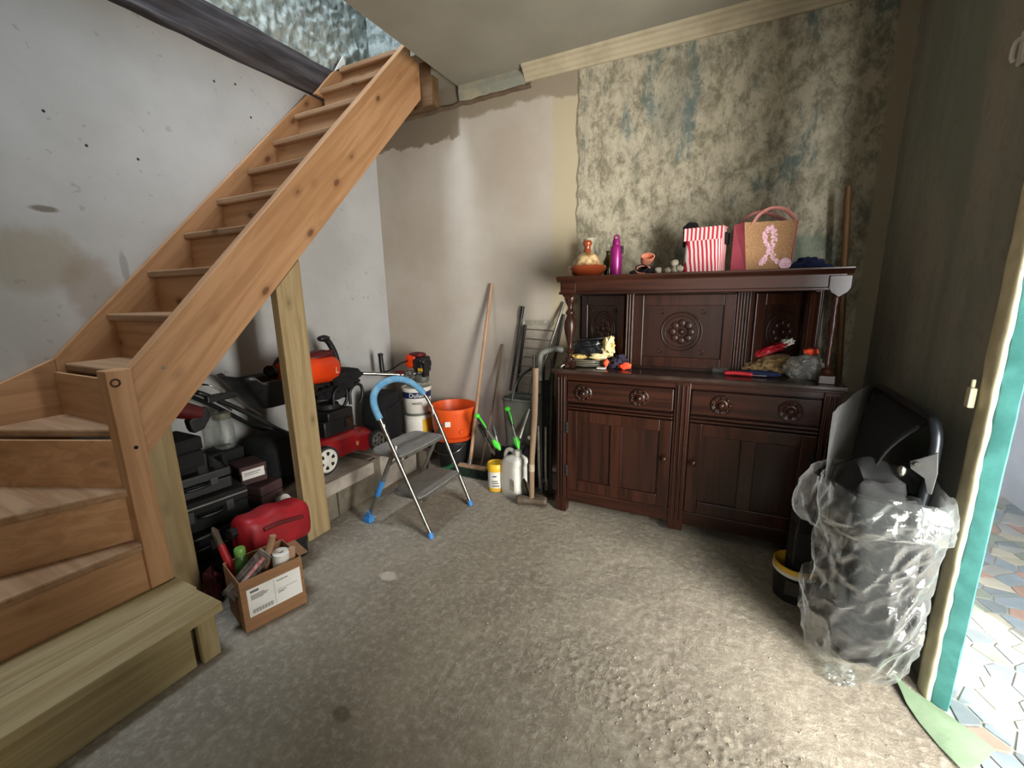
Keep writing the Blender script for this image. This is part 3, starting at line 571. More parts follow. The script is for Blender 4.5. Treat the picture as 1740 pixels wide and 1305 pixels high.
def bagf(u, v):
    a = 2*math.pi*u; w, d = .098-.004*v, .075-.02*v; p = 5
    c, s_ = math.cos(a), math.sin(a); rr = (abs(c)**p+abs(s_)**p)**(-1/p); k = 1+.02*noise.noise(Vector((c*2, s_*2, v*5)))
    q = T @ Vector((c*rr*w*k, s_*rr*d*k, .225*v)); return tuple(q)
g = G().grid(bagf, 64, 20, True); g.f.append(tuple(range(63, -1, -1))); g.f.append(tuple(range(19*64, 20*64)))
obj('body', g, STRIPE, sg, 60)
obj('folded_flap', G().box(-.097, .097, -.068, -.062, .165, .228, T).box(-.097, .097, -.066, .05, .222, .23, T), STRIPE, sg, 0, .004)
obj('black_lining', G().blob((-.088, .025, .232), (.04, .04, .04), .3, 2, 3, 2, T).box(-.112, -.094, -.03, .04, .14, .24, T), BLACKF, sg, 60)
obj('side_tab', G().box(.094, .106, -.02, .04, .14, .2, T), BLACKF, sg, 0, .004)
tb = thing('tote_bag', (.14, 2.6, ZT), 'jute tote bag with pink sides and a sequinned ribbon on the sideboard', 'bag')
T = rz((.155, 2.60, ZT), 14)
def q4(a, b, c, d, th=.004):
    n = (Vector(b)-Vector(a)).cross(Vector(d)-Vector(a)).normalized()*th
    v = [Vector(p) for p in (a, b, c, d)]; v += [p+n for p in v]; return v, [(0, 1, 2, 3), (4, 7, 6, 5), (0, 4, 5, 1), (1, 5, 6, 2), (2, 6, 7, 3), (3, 7, 4, 0)]
obj('front_panel', G().add(*q4((-.10, -.075, 0), (.095, -.075, 0), (.115, -.06, .232), (-.122, -.06, .232)), T), JUTE, tb, 0, .002)
obj('back_panel', G().add(*q4((-.10, .06, 0), (.095, .06, 0), (.115, .05, .232), (-.122, .05, .232)), T), JUTE, tb, 0, .002)
obj('side_panel', G().add(*q4((-.10, -.078, 0), (-.152, 0, .0), (-.15, .0, .23), (-.122, -.06, .232)), T).add(*q4((-.152, 0, 0), (-.10, .062, 0), (-.122, .052, .232), (-.15, 0, .23)), T), PINK, tb, 0, .001)
obj('side_panel', G().add(*q4((.097, -.078, 0), (.108, 0, 0), (.128, 0, .24), (.117, -.06, .232)), T).add(*q4((.108, 0, 0), (.097, .062, 0), (.117, .05, .232), (.128, 0, .24)), T), PINK, tb, 0, .001)
obj('base', G().box(-.13, .1, -.07, .06, 0, .004, T), PINK, tb)
for yy, dx in ((-.06, 0), (.05, -.03)):
    pts = [(-.085+dx, yy, .215), (-.06+dx, yy-.006, .262), (-.01+dx, yy-.012, .29), (.05+dx, yy-.008, .282), (.09, yy-.004, .25), (.105, yy, .238)]
    obj('handle', G().tube(smoothpath(pts), .011, 10, T, flat=.5), PINKH, tb, 60)
g = G()
for pts, n in ((((-.005, .205), (-.022, .165), (-.006, .11), (.03, .05), (.045, .035)), 46), (((.0, .205), (.018, .165), (.008, .11), (-.022, .05), (-.03, .03)), 46)):
    P = smoothpath([(p[0], 0, p[1]) for p in pts], 12)
    for p in P:
        for _ in range(2): g.blob((p.x+random.uniform(-.011, .011), -.075+.064*p.z-.003, p.z+random.uniform(-.004, .004)), (.0068, .003, .0068), sub=1, T=T)
obj('sequin_ribbon', g, SPARK, tb, 60)
obj('badge', G().cyl((.072, -.084, .028), (.072, -.072, .028), .028, n=24, T=T), SPARK, tb, 40)
tag(obj('blue_cloth', G().blob((.345, 2.58, ZT+.026), (.06, .05, .03), .4, 2, 4, 3).blob((.29, 2.57, ZT+.012), (.04, .04, .014), .4, 2, 3, 8).blob((.41, 2.59, ZT+.010), (.04, .04, .011), .4, 2, 3, 9), BLUEC, None, 60), 'crumpled navy blue cloth beside the tote bag', 'cloth')

# things on the serving top (z .911)
ZS = .911
for k in range(4):
    r = .112-.006*k; z = ZS+.0095*k
    tag(obj('plate', G().lathe([(r*.55, 0), (r*.6, .002), (r, .009), (r, .0105), (r*.6, .004), (0, .0038)], (-.725+.004*(k % 2), 2.535-.003*k, z), 36), PLATE, None, 50), 'white china plate, %s of the stack under the black bag' % ('lowest', 'second from the bottom', 'third from the bottom', 'topmost')[k], 'plate', 'plates on the sideboard')
hb = thing('handbag', (-.71, 2.54, ZS+.045), 'shiny black bag spilling a mustard cloth over the plates', 'bag')
def shell(c, d, seed, amp=.25, fr=2.2, T=None): return G().blob(c, d, amp, fr, 4, seed, T, .8)
obj('body', shell((-.72, 2.545, ZS+.105), (.105, .06, .06), 3, .3, 2.0, Matrix.Translation((-.72, 2.545, ZS+.1)) @ Matrix.Rotation(R(-8), 4, 'Y') @ Matrix.Translation((.72, -2.545, -ZS-.1))), mat('black_leather', '#0c0d0f', '#15171a', 30, .22, bump=.3), hb, 60)
obj('rim', G().tube(smoothpath([(-.82, 2.50, ZS+.135), (-.76, 2.485, ZS+.155), (-.68, 2.482, ZS+.165), (-.62, 2.50, ZS+.172)]), .006, 8), BLACK, hb, 60)
obj('cloth_lining', G().blob((-.605, 2.52, ZS+.115), (.036, .04, .058), .5, 2.2, 4, 5).blob((-.66, 2.495, ZS+.058), (.055, .03, .02), .4, 2, 3, 7).blob((-.775, 2.49, ZS+.055), (.05, .03, .014), .4, 2, 3, 8), YCLOTH, hb, 60)
gl = thing('work_gloves', (-.53, 2.46, ZS), 'dark purple work gloves with neon orange fingertips at the shelf edge', 'gloves')
obj('knit', G().blob((-.545, 2.475, ZS+.03), (.05, .045, .03), .5, 2.4, 4, 11).blob((-.53, 2.52, ZS+.045), (.035, .03, .03), .5, 2, 3, 12), VIOLET, gl, 60)
obj('fingertip', G().blob((-.598, 2.45, ZS+.03), (.018, .016, .022), .3, 2, 3, 13), CORAL, gl, 60)
obj('fingertip', G().blob((-.485, 2.435, ZS+.022), (.034, .018, .020), .4, 2, 3, 14), CORAL, gl, 60)
tag(obj('white_card', G().cbox((-.615, 2.41, ZS+.006), (.05, .04, .01), None), WHITEP, None, 0, .003), 'small white plastic block in front of the plate stack', 'block')
tag(obj('dark_jar', G().lathe([(.022, 0), (.024, .05), (.02, .055)], (-.80, 2.75, ZS), 18).lathe([(.03, .055), (.03, .10), (.012, .103), (.011, .104)], (-.80, 2.75, ZS), 18), BLACK, None, 50), 'black lidded jar behind the left column', 'jar')
tag(obj('metal_clip', G().tube(smoothpath([(-.845, 2.36, ZS+.006), (-.835, 2.37, ZS+.016), (-.82, 2.38, ZS+.02), (-.81, 2.352, ZS+.005)]), .005, 8), CHROME, None, 60), 'small shiny metal clip at the left corner of the sideboard shelf', 'clip')
tag(obj('crumpled_paper', G().blob((.27, 2.60, ZS+.045), (.095, .075, .048), .5, 1.9, 4, 21, None, 1, True).blob((.16, 2.57, ZS+.028), (.06, .05, .03), .5, 2, 4, 22, None, 1, True), TAN, None, 60), 'crumpled tan paper heap under the red packet', 'paper')
rp = thing('snack_packet', (.235, 2.62, ZS+.08), 'shiny red packet with white torn end on the crumpled paper', 'packet')
Tq = Matrix.Translation((.215, 2.62, ZS+.118)) @ Matrix.Rotation(R(-22), 4, 'Y') @ Matrix.Rotation(R(15), 4, 'Z')
obj('pouch', G().blob((0, 0, 0), (.085, .045, .022), .3, 2.2, 4, 31, Tq, .75), REDPK, rp, 60)
obj('torn_end', G().blob((.10, 0, .004), (.03, .028, .018), .6, 2.5, 4, 33, Tq), WHITEP, rp, 60)
tag(obj('plastic_bag', G().blob((.37, 2.50, ZS+.052), (.075, .06, .055), .5, 2, 4, 41, None, 1, True), _clear('cloudy_plastic', (.8, .8, .75, 1), .3, .8, .2, .6, 40, .7), None, 60), 'cloudy crumpled plastic bag in front of the right column', 'plastic bag')
tag(obj('glass_jar', G().lathe([(.03, 0), (.034, .01), (.034, .10), (.03, .115)], (.395, 2.66, ZS), 22), GLASS, None, 50), 'small glass jar behind the plastic bag', 'jar')
tag(obj('red_cloth', G().blob((.40, 2.56, ZS+.125), (.032, .025, .018), .4, 2, 3, 44), CORAL, None, 60), 'small coral red rag on top of the plastic bag', 'cloth')
kf = thing('utility_knife', (.08, 2.45, ZS), 'red handled knife lying on the right of the sideboard shelf', 'knife')
obj('handle', G().tube(smoothpath([(.02, 2.452, ZS+.011), (.06, 2.452, ZS+.014), (.11, 2.45, ZS+.013), (.15, 2.447, ZS+.011)]), [.008]+[.011]*17+[.008], 10), REDCAN, kf, 60)
obj('blade', G().box(.15, .21, 2.440, 2.452, ZS+.008, ZS+.011), CHROME, kf)
tag(obj('folded_strap', G().blob((.18, 2.49, ZS+.013), (.10, .035, .014), .4, 2, 3, 48), BLUEC, None, 60), 'flat dark blue cloth behind the red knife', 'cloth')
tag(obj('clear_case', G().cbox((.0, 2.52, ZS+.014), (.075, .05, .027), None), GLASS, None, 0, .004), 'little clear plastic case left of the red knife', 'case')

# ------------------------------------------------------------------ mower and the clutter on the ledge
ZG = .2505
mw = thing('lawn_mower', (-2.34, 1.95, ZG), 'red petrol lawn mower with white spoked wheels on the block ledge', 'lawn mower')
def wheel(c, r, w, hubm, nm='wheel'):
    T = face_to(c, (1, 0, 0))
    t = obj(nm, G().lathe([(r*.78, -w/2), (r, -w/2+.006), (r, w/2-.006), (r*.78, w/2), (r*.78, -w/2)], n=32, T=T, caps=False), RUBBER, mw, 40)
    obj('rim', G().lathe([(r*.84, -w/2+.004), (r*.84, w/2-.002), (r*.78, w/2+.003), (r*.70, w/2-.004), (r*.3, w/2-.002), (r*.22, w/2+.004), (0, w/2+.005)], n=32, T=T), hubm, t, 40)
    g = G()
    for k in range(6):
        a = R(60*k+20); g.add([(math.cos(a+d)*q, math.sin(a+d)*q, w/2+zz) for zz in (-.012, .0005) for q, d in ((r*.38, -.16), (r*.60, -.25), (r*.64, 0), (r*.60, .25), (r*.38, .16))], [(4, 3, 2, 1, 0), (5, 6, 7, 8, 9)]+[(q, (q+1) % 5, (q+1) % 5+5, q+5) for q in range(5)], T)
    o = obj('spoke_slots', g, BLACKM, t, 30); o['kind'] = 'stuff'
wheel((-2.185, 1.752, ZG+.091), .09, .045, WHITEP); wheel((-2.21, 2.225, ZG+.071), .07, .04, LGREY)
wheel((-2.53, 1.752, ZG+.091), .09, .045, WHITEP); wheel((-2.53, 2.225, ZG+.071), .07, .04, LGREY)
def deckf(u, v):
    a = 2*math.pi*u; c, s_ = math.cos(a), math.sin(a); p = 4; rr = (abs(c)**p+abs(s_)**p)**(-1/p)
    prof = [(1.0, 0), (1.02, .03), (1.0, .07), (.93, .11), (.8, .135), (.55, .145), (0.001, .147)]; k = v*6; i = min(int(k), 5); t = k-i
    q = prof[i][0]*(1-t)+prof[i+1][0]*t; z = prof[i][1]*(1-t)+prof[i+1][1]*t
    return (-2.365+c*rr*.148*q, 2.0+s_*rr*.265*q, ZG+.055+z-.03*(s_*rr*q > .3)*q)
obj('deck', G().grid(deckf, 56, 25, True), RED, mw, 50)
obj('emblem', G().prism([(-.016, .012), (-.008, .018), (0, .012), (.008, .018), (.016, .012), (.010, -.010), (0, -.018), (-.010, -.010)], 'z', 0, .002, face_to((-2.213, 2.045, ZG+.105), (1, 0, .05))), mat('brass_emblem', '#b58a55', '#8f2d20', 60, .5), mw)
en = obj('engine', G().box(-2.47, -2.27, 1.84, 2.09, ZG+.19, ZG+.30).box(-2.46, -2.25, 1.86, 2.07, ZG+.30, ZG+.36).cyl((-2.365, 1.96, ZG+.36), (-2.365, 1.96, ZG+.40), .085, .07, 24), BLACK, mw, 30, .008)
g = G()
for k in range(5): g.box(-2.252, -2.246, 2.0+.014*k, 2.005+.014*k, ZG+.22, ZG+.29)
for k in range(5): g.box(-2.252, -2.246, 1.998, 2.064, ZG+.22+.0165*k, ZG+.224+.0165*k)
obj('muffler_guard', g, CHROME, en)
obj('grass_box', G().blob((-2.37, 1.55, ZG+.16), (.16, .13, .15), .04, 2, 4, 3, None, .6), BLACKF, mw, 60)
obj('handlebar', G().tube(smoothpath([(-2.24, 1.72, ZG+.24), (-2.24, 1.55, ZG+.33), (-2.245, 1.35, ZG+.50), (-2.25, 1.18, ZG+.63), (-2.28, 1.13, ZG+.66), (-2.46, 1.13, ZG+.66), (-2.49, 1.18, ZG+.63), (-2.50, 1.35, ZG+.50), (-2.50, 1.55, ZG+.33), (-2.50, 1.72, ZG+.24)]), .012, 10), BLACK, mw, 60)
obj('bail_lever', G().tube(smoothpath([(-2.245, 1.42, ZG+.47), (-2.24, 1.22, ZG+.66), (-2.28, 1.17, ZG+.69), (-2.46, 1.17, ZG+.69), (-2.5, 1.22, ZG+.66), (-2.5, 1.42, ZG+.47)]), .005, 8), CHROME, mw, 60)
obj('red_bracket', G().box(-2.26, -2.235, 1.58, 1.70, ZG+.25, ZG+.31), REDD, mw, 0, .006)
obj('throttle', G().box(-2.262, -2.225, 1.16, 1.30, ZG+.60, ZG+.635, None), BLACK, mw, 0, .006)
for yy, zz in ((2.02, .44), (2.16, .43)):
    obj('loop_handle', G().tube(smoothpath([(-2.30, yy-.06, ZG+zz-.07), (-2.30, yy-.055, ZG+zz+.02), (-2.30, yy, ZG+zz+.06), (-2.30, yy+.05, ZG+zz+.04), (-2.30, yy+.055, ZG+zz-.03), (-2.30, yy+.02, ZG+zz-.08)]), .011, 8), BLACK, mw, 60)
def tray(u, v):
    a = 2*math.pi*u; c, s_ = math.cos(a), math.sin(a); p = 6; rr = (abs(c)**p+abs(s_)**p)**(-1/p); w = .10+.05*v; l = .15+.07*v
    return (-2.36+c*rr*w, 1.62+s_*rr*l-.06*v, .74+.16*v+(.04*v if s_ < -.6 else 0))
g = G().grid(tray, 48, 8, True); g.f.append(tuple(range(47, -1, -1)))
hp = obj('plastic_hopper', g, BLACK, None, 40); hp.modifiers.new('shell', 'SOLIDIFY').thickness = .006; tag(hp, 'black plastic hopper tray with a pointed lip lying over the mower handle', 'hopper')
tag(obj('black_rain_cape', G().blob((-2.40, 2.12, .79), (.13, .16, .07), .45, 1.8, 4, 61).blob((-2.37, 2.02, .71), (.07, .14, .05), .4, 1.8, 4, 62), BLACKF, None, 60), 'crumpled black cloth draped on the mower behind the orange tool', 'cloth')
bl = thing('power_tool', (-2.36, 1.8, .86), 'orange garden power tool with black handle on top of the mower', 'power tool')
def toolb(u, v):
    a = 2*math.pi*u; y = 1.59+.47*v; r = .088*(max(0, 1-abs(2*v-1)**5))**.3+.004
    return (-2.35+math.cos(a)*r*.85, y, .91-.025*v+math.sin(a)*r*(1.0+.12*v)*(.85 if math.sin(a) > 0 else 1))
g = G().grid(toolb, 32, 24, True); g.f.append(tuple(range(31, -1, -1))); g.f.append(tuple(range(23*32, 24*32)))
obj('housing', g, ORANGE, bl, 50)
obj('top_cover', G().blob((-2.36, 1.93, .975), (.06, .11, .035), .2, 2, 3, 2), REDD, bl, 60)
obj('handle', G().tube(smoothpath([(-2.35, 1.60, .90), (-2.35, 1.63, .98), (-2.35, 1.72, 1.01), (-2.35, 1.85, 1.0)]), .014, 10), BLACK, bl, 60)
obj('nozzle', G().tube(smoothpath([(-2.35, 1.62, .91), (-2.33, 1.57, .93), (-2.31, 1.545, .945)]), [.035]*6+[.03]*6+[.02], 12), BLACK, bl, 60)
obj('rear_grip', G().tube(smoothpath([(-2.36, 2.08, .86), (-2.36, 2.065, .96), (-2.36, 2.03, 1.04), (-2.36, 2.0, 1.075)]), [.02]*18+[.026], 12).blob((-2.36, 1.985, 1.08), (.03, .045, .022), .1, 2, 3, 1), BLACK, bl, 60)
obj('trigger', G().box(-2.375, -2.345, 1.99, 2.04, .965, 1.0), REDD, bl, 0, .006)
txt('letter', 'L', .06, WHITEP, face_to((-2.271, 1.99, .872), (1, .0, -.12)), bl)
gc = thing('grass_collector', (-2.36, 2.5, ZG), 'tall black fabric bin between the mower and the paint tubs', 'bin')
def gb(u, v):
    a = 2*math.pi*u; c, s_ = math.cos(a), math.sin(a); p = 4; rr = (abs(c)**p+abs(s_)**p)**(-1/p); q = .86+.14*math.sin(math.pi*min(1, v*1.1))
    return (-2.37+c*rr*.13*q, 2.47+s_*rr*.125*q, ZG+.36*v)
g = G().grid(gb, 48, 16, True); g.f.append(tuple(range(47, -1, -1))); g.f.append(tuple(range(15*48, 16*48)))
obj('body', g, BLACKF, gc, 50, 0); obj('seam', G().tube(smoothpath([(-2.238, 2.38, ZG+.25), (-2.235, 2.47, ZG+.27), (-2.24, 2.57, ZG+.30)]), .004, 6), DARKG, gc, 60)
# paint tubs
def tub(nm, c, r, h, lab, body, lid, band, words):
    t = thing(nm, c, lab, 'paint tub', 'paint tubs on the ledge')
    obj('body', G().lathe([(r*.9, 0), (r*.92, .004), (r, h*.86), (r*1.04, h*.87), (r*1.04, h*.93), (r, h*.94)], c, 40), body, t, 40)
    obj('lid', G().lathe([(r*1.05, h*.92), (r*1.06, h*.95), (r*1.05, h), (r*.9, h), (r*.88, h*.97), (0, h*.97)], c, 40), lid, t, 40)
    obj('label_band', G().lathe([(r*.972+.001, h*band[0]), (r*.99+.001, h*band[1])], c, 40, None, False), band[2], t, 40)
    for s_, sz, z, m_ in words: txt('lettering', s_, sz, m_, face_to((c[0]+.62*r*1.0, c[1]-.80*r*1.0, c[2]+z), (.62, -.80, 0)), t, r*1.0)
    return t
tub('paint_tub', (-2.165, 2.655, ZG), .112, .185, 'white and yellow labelled paint tub at the bottom of the stack', WHITEP, GREYP, (.1, .78, WHITEL), ())
obj('yellow_flash', G().lathe([(.1115, ZG+.03), (.1145, ZG+.14)], (-2.165, 2.655, 0), 40, None, False), YELLOW, bpy.data.objects['paint_tub'], 40)
_y = bpy.data.objects['yellow_flash'].data
bm = bmesh.new(); bm.from_mesh(_y); bmesh.ops.delete(bm, geom=[f for f in bm.faces if not (-40 < math.degrees(math.atan2(f.calc_center_median().y, f.calc_center_median().x)) < 20)], context='FACES'); bm.to_mesh(_y); bm.free()
tub('paint_tub', (-2.165, 2.655, ZG+.186), .112, .205, 'white paint tub with navy band, upper one of the stack', WHITEP, WHITEP, (.60, .84, NAVY), (('Dulux', .05, .205*.72, WHITEP), ('WHITE', .026, .205*.40, INK)))
# brush cutter
bc = thing('brush_cutter', (-2.3, 2.7, ZG+.4), 'orange and black engined brush cutter with steel shaft resting on the paint tubs', 'brush cutter')
obj('shaft', G().cyl((-2.22, 2.70, .715), (-2.555, 2.24, .795), .013, n=14), CHROME, bc, 60)
obj('grip', G().tube([(-2.43, 2.575, .72), (-2.44, 2.58, .78), (-2.443, 2.58, .87), (-2.443, 2.58, .895), (-2.443, 2.58, .90)], [.017, .019, .018, .023, .012], 14), BLACK, bc, 50)
obj('clamp', G().box(-2.33, -2.27, 2.60, 2.65, .705, .76), REDD, bc, 0, .008)
obj('engine_housing', G().blob((-2.21, 2.70, .835), (.062, .055, .06), .1, 2, 4, 3, None, .6), ORANGE, bc, 50)
obj('engine_cover', G().blob((-2.125, 2.695, .81), (.06, .06, .065), .15, 2.5, 4, 5, None, .6).box(-2.09, -2.065, 2.64, 2.70, .72, .83), BLACK, bc, 40)
obj('top_cowl', G().blob((-2.17, 2.70, .885), (.065, .05, .02), .1, 2, 3, 6, None, .7), REDD, bc, 50)
obj('fuel_tank', G().blob((-2.125, 2.68, .70), (.055, .05, .038), .08, 2, 3, 7, None, .7), GREYP, bc, 50)
obj('carburettor', G().blob((-2.225, 2.66, .70), (.055, .045, .055), .35, 3.5, 4, 8, None, .7), LGREY, bc, 40)
obj('warning_label', G().box(-2.12, -2.075, 2.628, 2.634, .765, .79), YELLOW, bc, 0, .002)
obj('cable', G().tube(smoothpath([(-2.44, 2.575, .74), (-2.36, 2.60, .77), (-2.28, 2.62, .82), (-2.22, 2.64, .84)]), .006, 8), BLACK, bc, 60)

# ------------------------------------------------------------------ step ladder
sl_ = thing('step_ladder', (-1.6, 1.97, 0), 'folding two-step ladder with chrome legs and blue foam grab rail', 'step ladder')
LX = lambda z: -1.39-.38*z
left = [(LX(z), 1.757-.085*z, z) for z in (.03, .25, .5, .66)]; right = [(LX(z), 2.18-.05*z, z) for z in (.03, .25, .5, .66)]
loopL = [(LX(z), y, z) for y, z in ((1.70, .68), (1.693, .75), (1.715, .81), (1.775, .85), (1.87, .868), (1.965, .857), (2.05, .815), (2.115, .74), (2.142, .66))]
obj('front_frame', G().tube(smoothpath(left+loopL+right[::-1][1:]), .0115, 12), CHROME, sl_, 60)
obj('foam_grip', G().tube(smoothpath(loopL)[1:-6], .0195, 14), BLUEF, sl_, 60)
for P in (left, right): obj('foot_cap', G().cyl((P[0][0]+.006, P[0][1], .002), (P[0][0]-.004, P[0][1], .035), .016), BLUEP, sl_, 50)
def rear(y, x0=-1.855, x1=-1.60, z1=.52): return [(x0, y, .02), (x1, y, z1)]
for y in (1.745, 2.19):
    obj('rear_leg', G().tube(rear(y), .0125, 12), LGREY, sl_, 60)
obj('rear_foot', G().box(-1.885, -1.83, 1.725, 1.768, .001, .035).prism([(-1.88, .03), (-1.83, .03), (-1.825, .075), (-1.845, .085)], 'y', 1.73, 1.764), BLUEP, sl_, 0, .004)
obj('rear_foot', G().box(-1.885, -1.83, 2.168, 2.21, .001, .035), BLUEP, sl_, 0, .004)
obj('blue_sleeve', G().tube([(-1.765, 1.745, .195), (-1.715, 1.745, .295)], .0165, 12), BLUEP, sl_, 60)
obj('rear_crossbar', G().cyl((-1.79, 1.745, .145), (-1.79, 2.19, .145), .008).cyl((-1.66, 1.745, .40), (-1.66, 2.19, .40), .008), LGREY, sl_, 60)
for z, x0, x1, y0, y1 in ((.235, -1.675, -1.43, 1.765, 2.16), (.475, -1.80, -1.53, 1.745, 2.145)):
    pol = []
    for cx, cy, a0 in ((x1-.05, y1-.03, 0), (x0+.06, y1-.06, 90), (x0+.06, y0+.06, 180), (x1-.05, y0+.03, 270)):
        r = .06 if cx < (x0+x1)/2 else .03
        pol += [(cx+r*math.cos(R(a0+18*k)), cy+r*math.sin(R(a0+18*k))) for k in range(6)]
    t = obj('step', G().prism(pol, 'z', z-.018, z), TREADG, sl_, 0, .004)
    obj('step_rim', G().tube([(p[0], p[1], z-.014) for p in pol], .010, 8, closed=True), LGREY, t, 60)
    obj('pivot', G().cyl((x1-.01, y0-.012, z-.012), (x1-.01, y0+.02, z-.012), .009).cyl((x1-.06, y0-.012, z-.02), (x1-.06, y0+.02, z-.02), .009), CHROME, t, 50)
for y in (1.752, 2.168): obj('hinge_link', G().cyl((LX(.5), y-.03 if y < 2 else y-.01, .5), (-1.60, y, .52), .006).cyl((LX(.62)+.004, y-.048 if y < 2 else y-.028, .60), (LX(.66)+.012, y-.05 if y < 2 else y-.03, .66), .005), WHITEP, sl_, 50)

# ------------------------------------------------------------------ corner clutter on the floor
def lathe_thing(nm, c, prof, m, label, cat): return tag(obj(nm, G().lathe(prof, c, 40), m, None, 40), label, cat)
bb = thing('black_bucket', (-1.835, 2.67, 0), 'black plastic bucket under the orange pot', 'bucket')
obj('body', G().lathe([(.115, .001), (.12, .004), (.145, .235), (.152, .237), (.152, .252), (.138, .252), (.115, .02), (0, .02)], (-1.835, 2.67, 0), 40), BLACK, bb, 40)
obj('handle', G().tube(smoothpath([(-1.975, 2.63, .235), (-1.945, 2.54, .19), (-1.865, 2.51, .165), (-1.785, 2.515, .17), (-1.725, 2.55, .195), (-1.70, 2.62, .235)]), .0035, 6), CHROME, bb, 60)
ob = thing('orange_pot', (-1.835, 2.67, .253), 'bright orange plastic pot with saucer standing on a black bucket', 'pot')
obj('saucer', G().lathe([(.13, .254), (.155, .258), (.172, .285), (.166, .288), (.15, .268), (0, .266)], (-1.835, 2.67, 0), 44), ORANGEB, ob, 40)
obj('body', G().lathe([(.138, .268), (.142, .272), (.152, .31), (.172, .485), (.184, .488), (.186, .515), (.176, .515), (.168, .485), (.145, .30), (0, .29)], (-1.835, 2.67, 0), 44), ORANGEB, ob, 40)
dT = Vector((1.835, -2.67, 0)).normalized()
Tt = face_to((-1.835+dT.x*.164, 2.67+dT.y*.164, .405), (dT.x, dT.y, -.1))
obj('sticker', G().box(-.02, .02, -.02, .02, 0, .004, Tt @ Matrix.Translation((-.045, 0, -.006))), WHITEL, ob)
obj('tap_boss', G().lathe([(.024, 0), (.022, .012), (.016, .02), (0, .02)], n=20, T=Tt @ Matrix.Translation((.055, -.07, -.018))), ORANGEB, ob, 40)
br = thing('broom', (-1.64, 2.6, 0), 'wooden broom with dark green bristles leaning on the white wall', 'broom')
obj('handle', G().cyl((-1.645, 2.585, .10), (-1.583, 2.885, 1.42), .0135, n=14), BROOMW, br, 60)
obj('ferrule', G().cyl((-1.648, 2.575, .075), (-1.644, 2.592, .13), .0165), LGREY, br, 60)
obj('head', G().box(-1.735, -1.49, 2.545, 2.59, .070, .092), BROOMW, br, 0, .006)
g = G()
for i in range(46):
    for j in range(5):
        x = -1.73+.235*i/45+random.uniform(-.002, .002); y = 2.55+.034*j/4; dx = (x+1.612)*.14+random.uniform(-.004, .004); dy = (y-2.567)*.6+random.uniform(-.004, .004)
        g.cyl((x, y, .071), (x+dx, y+dy, .002), .0028, .0022, 4)
o = obj('bristles', g, BRIST, br); o['kind'] = 'stuff'
tag(obj('thin_stick', G().tube([(-1.585, 2.62, .003), (-1.54, 2.77, .5), (-1.505, 2.89, .97)], .0085, 8), OLDW, None, 60), 'thin brown stick leaning on the wall right of the broom', 'stick')
dp = thing('dustpan', (-1.86, 2.43, 0), 'green plastic dustpan on the floor behind the step ladder', 'dustpan')
obj('pan', G().prism([(-2.0, .004), (-1.76, .004), (-1.74, .05), (-1.77, .095), (-1.83, .105), (-1.96, .03)], 'y', 2.36, 2.40).box(-2.0, -1.75, 2.30, 2.41, .003, .01).prism([(-2.0, .004), (-1.76, .004), (-1.76, .07), (-1.9, .06)], 'y', 2.30, 2.31), GREEND, dp, 0, .004)
obj('handle', G().tube(smoothpath([(-1.80, 2.40, .09), (-1.73, 2.42, .11), (-1.69, 2.43, .14)]), .014, 10), GREEND, dp, 60)
tag(obj('bent_rod_stand', G().tube(smoothpath([(-1.97, 2.47, .004), (-1.95, 2.47, .10), (-1.92, 2.46, .20)]), .008, 8).box(-2.0, -1.9, 2.45, 2.49, .195, .205), MAROON, None, 40), 'small maroon bracket between the ledge and the black bucket', 'bracket')
# grey bin with garden tools, rack, crutch
gb_ = thing('grey_tub', (-1.22, 2.72, 0), 'grey plastic planter tub with arched handle against the wall', 'tub')
def gt(u, v):
    a = 2*math.pi*u; c, s_ = math.cos(a), math.sin(a); p = 5; rr = (abs(c)**p+abs(s_)**p)**(-1/p); q = .8+.2*v
    return (-1.225+c*rr*.175*q, 2.735+s_*rr*.11*q, .002+.61*v)
g = G().grid(gt, 44, 10, True); g.f.append(tuple(range(43, -1, -1)))
o = obj('body', g, GREYP, gb_, 40); o.modifiers.new('shell', 'SOLIDIFY').thickness = .006
obj('rim', G().tube([gt(k/44, 1) for k in range(44)], .009, 8, closed=True), GREYP, gb_, 60)
obj('handle', G().tube(smoothpath([(-1.30, 2.62, .6), (-1.28, 2.63, .70), (-1.23, 2.65, .79), (-1.16, 2.68, .84), (-1.08, 2.70, .85)]), .011, 8, flat=.5), DARKG, gb_, 60)
obj('boss', G().cyl((-1.16, 2.615, .36), (-1.16, 2.60, .36), .014), WHITEP, gb_, 40)
ck = thing('drying_rack', (-1.2, 2.8, 0), 'folded wire drying rack leaning on the wall behind the grey tub', 'rack')
def RP(t, s): return (-1.43+.10*t+(.30+.03*t)*s, 2.855+.03*t, .62+.62*t)
for s_, m_ in ((0, DARKG), (1, DARKG)): obj('rail', G().cyl(RP(0, s_), RP(.93, s_), .010), m_, ck, 60)
obj('rail', G().cyl((RP(0, 0)[0]+.035, 2.862, .55), (RP(.93, 0)[0]+.03, 2.878, 1.12), .011), BLACK, ck, 60)
obj('grip', G().tube([RP(.88, 0), RP(1.02, 0)], .0145, 10), BLACK, ck, 50)
for k in range(7):
    t = .10+.11*k; a, b = RP(t, 0), RP(t-.02, 1); obj('wire', G().cyl(a, b, .0032, n=6), CHROME, ck, 60)
for k in range(5):
    a = RP(.80, .12+.17*k); obj('plastic_peg', G().blob((a[0], a[1]-.012, a[2]+.02), (.014, .010, .022), .2, 2, 2, k), GLASS, ck, 60)
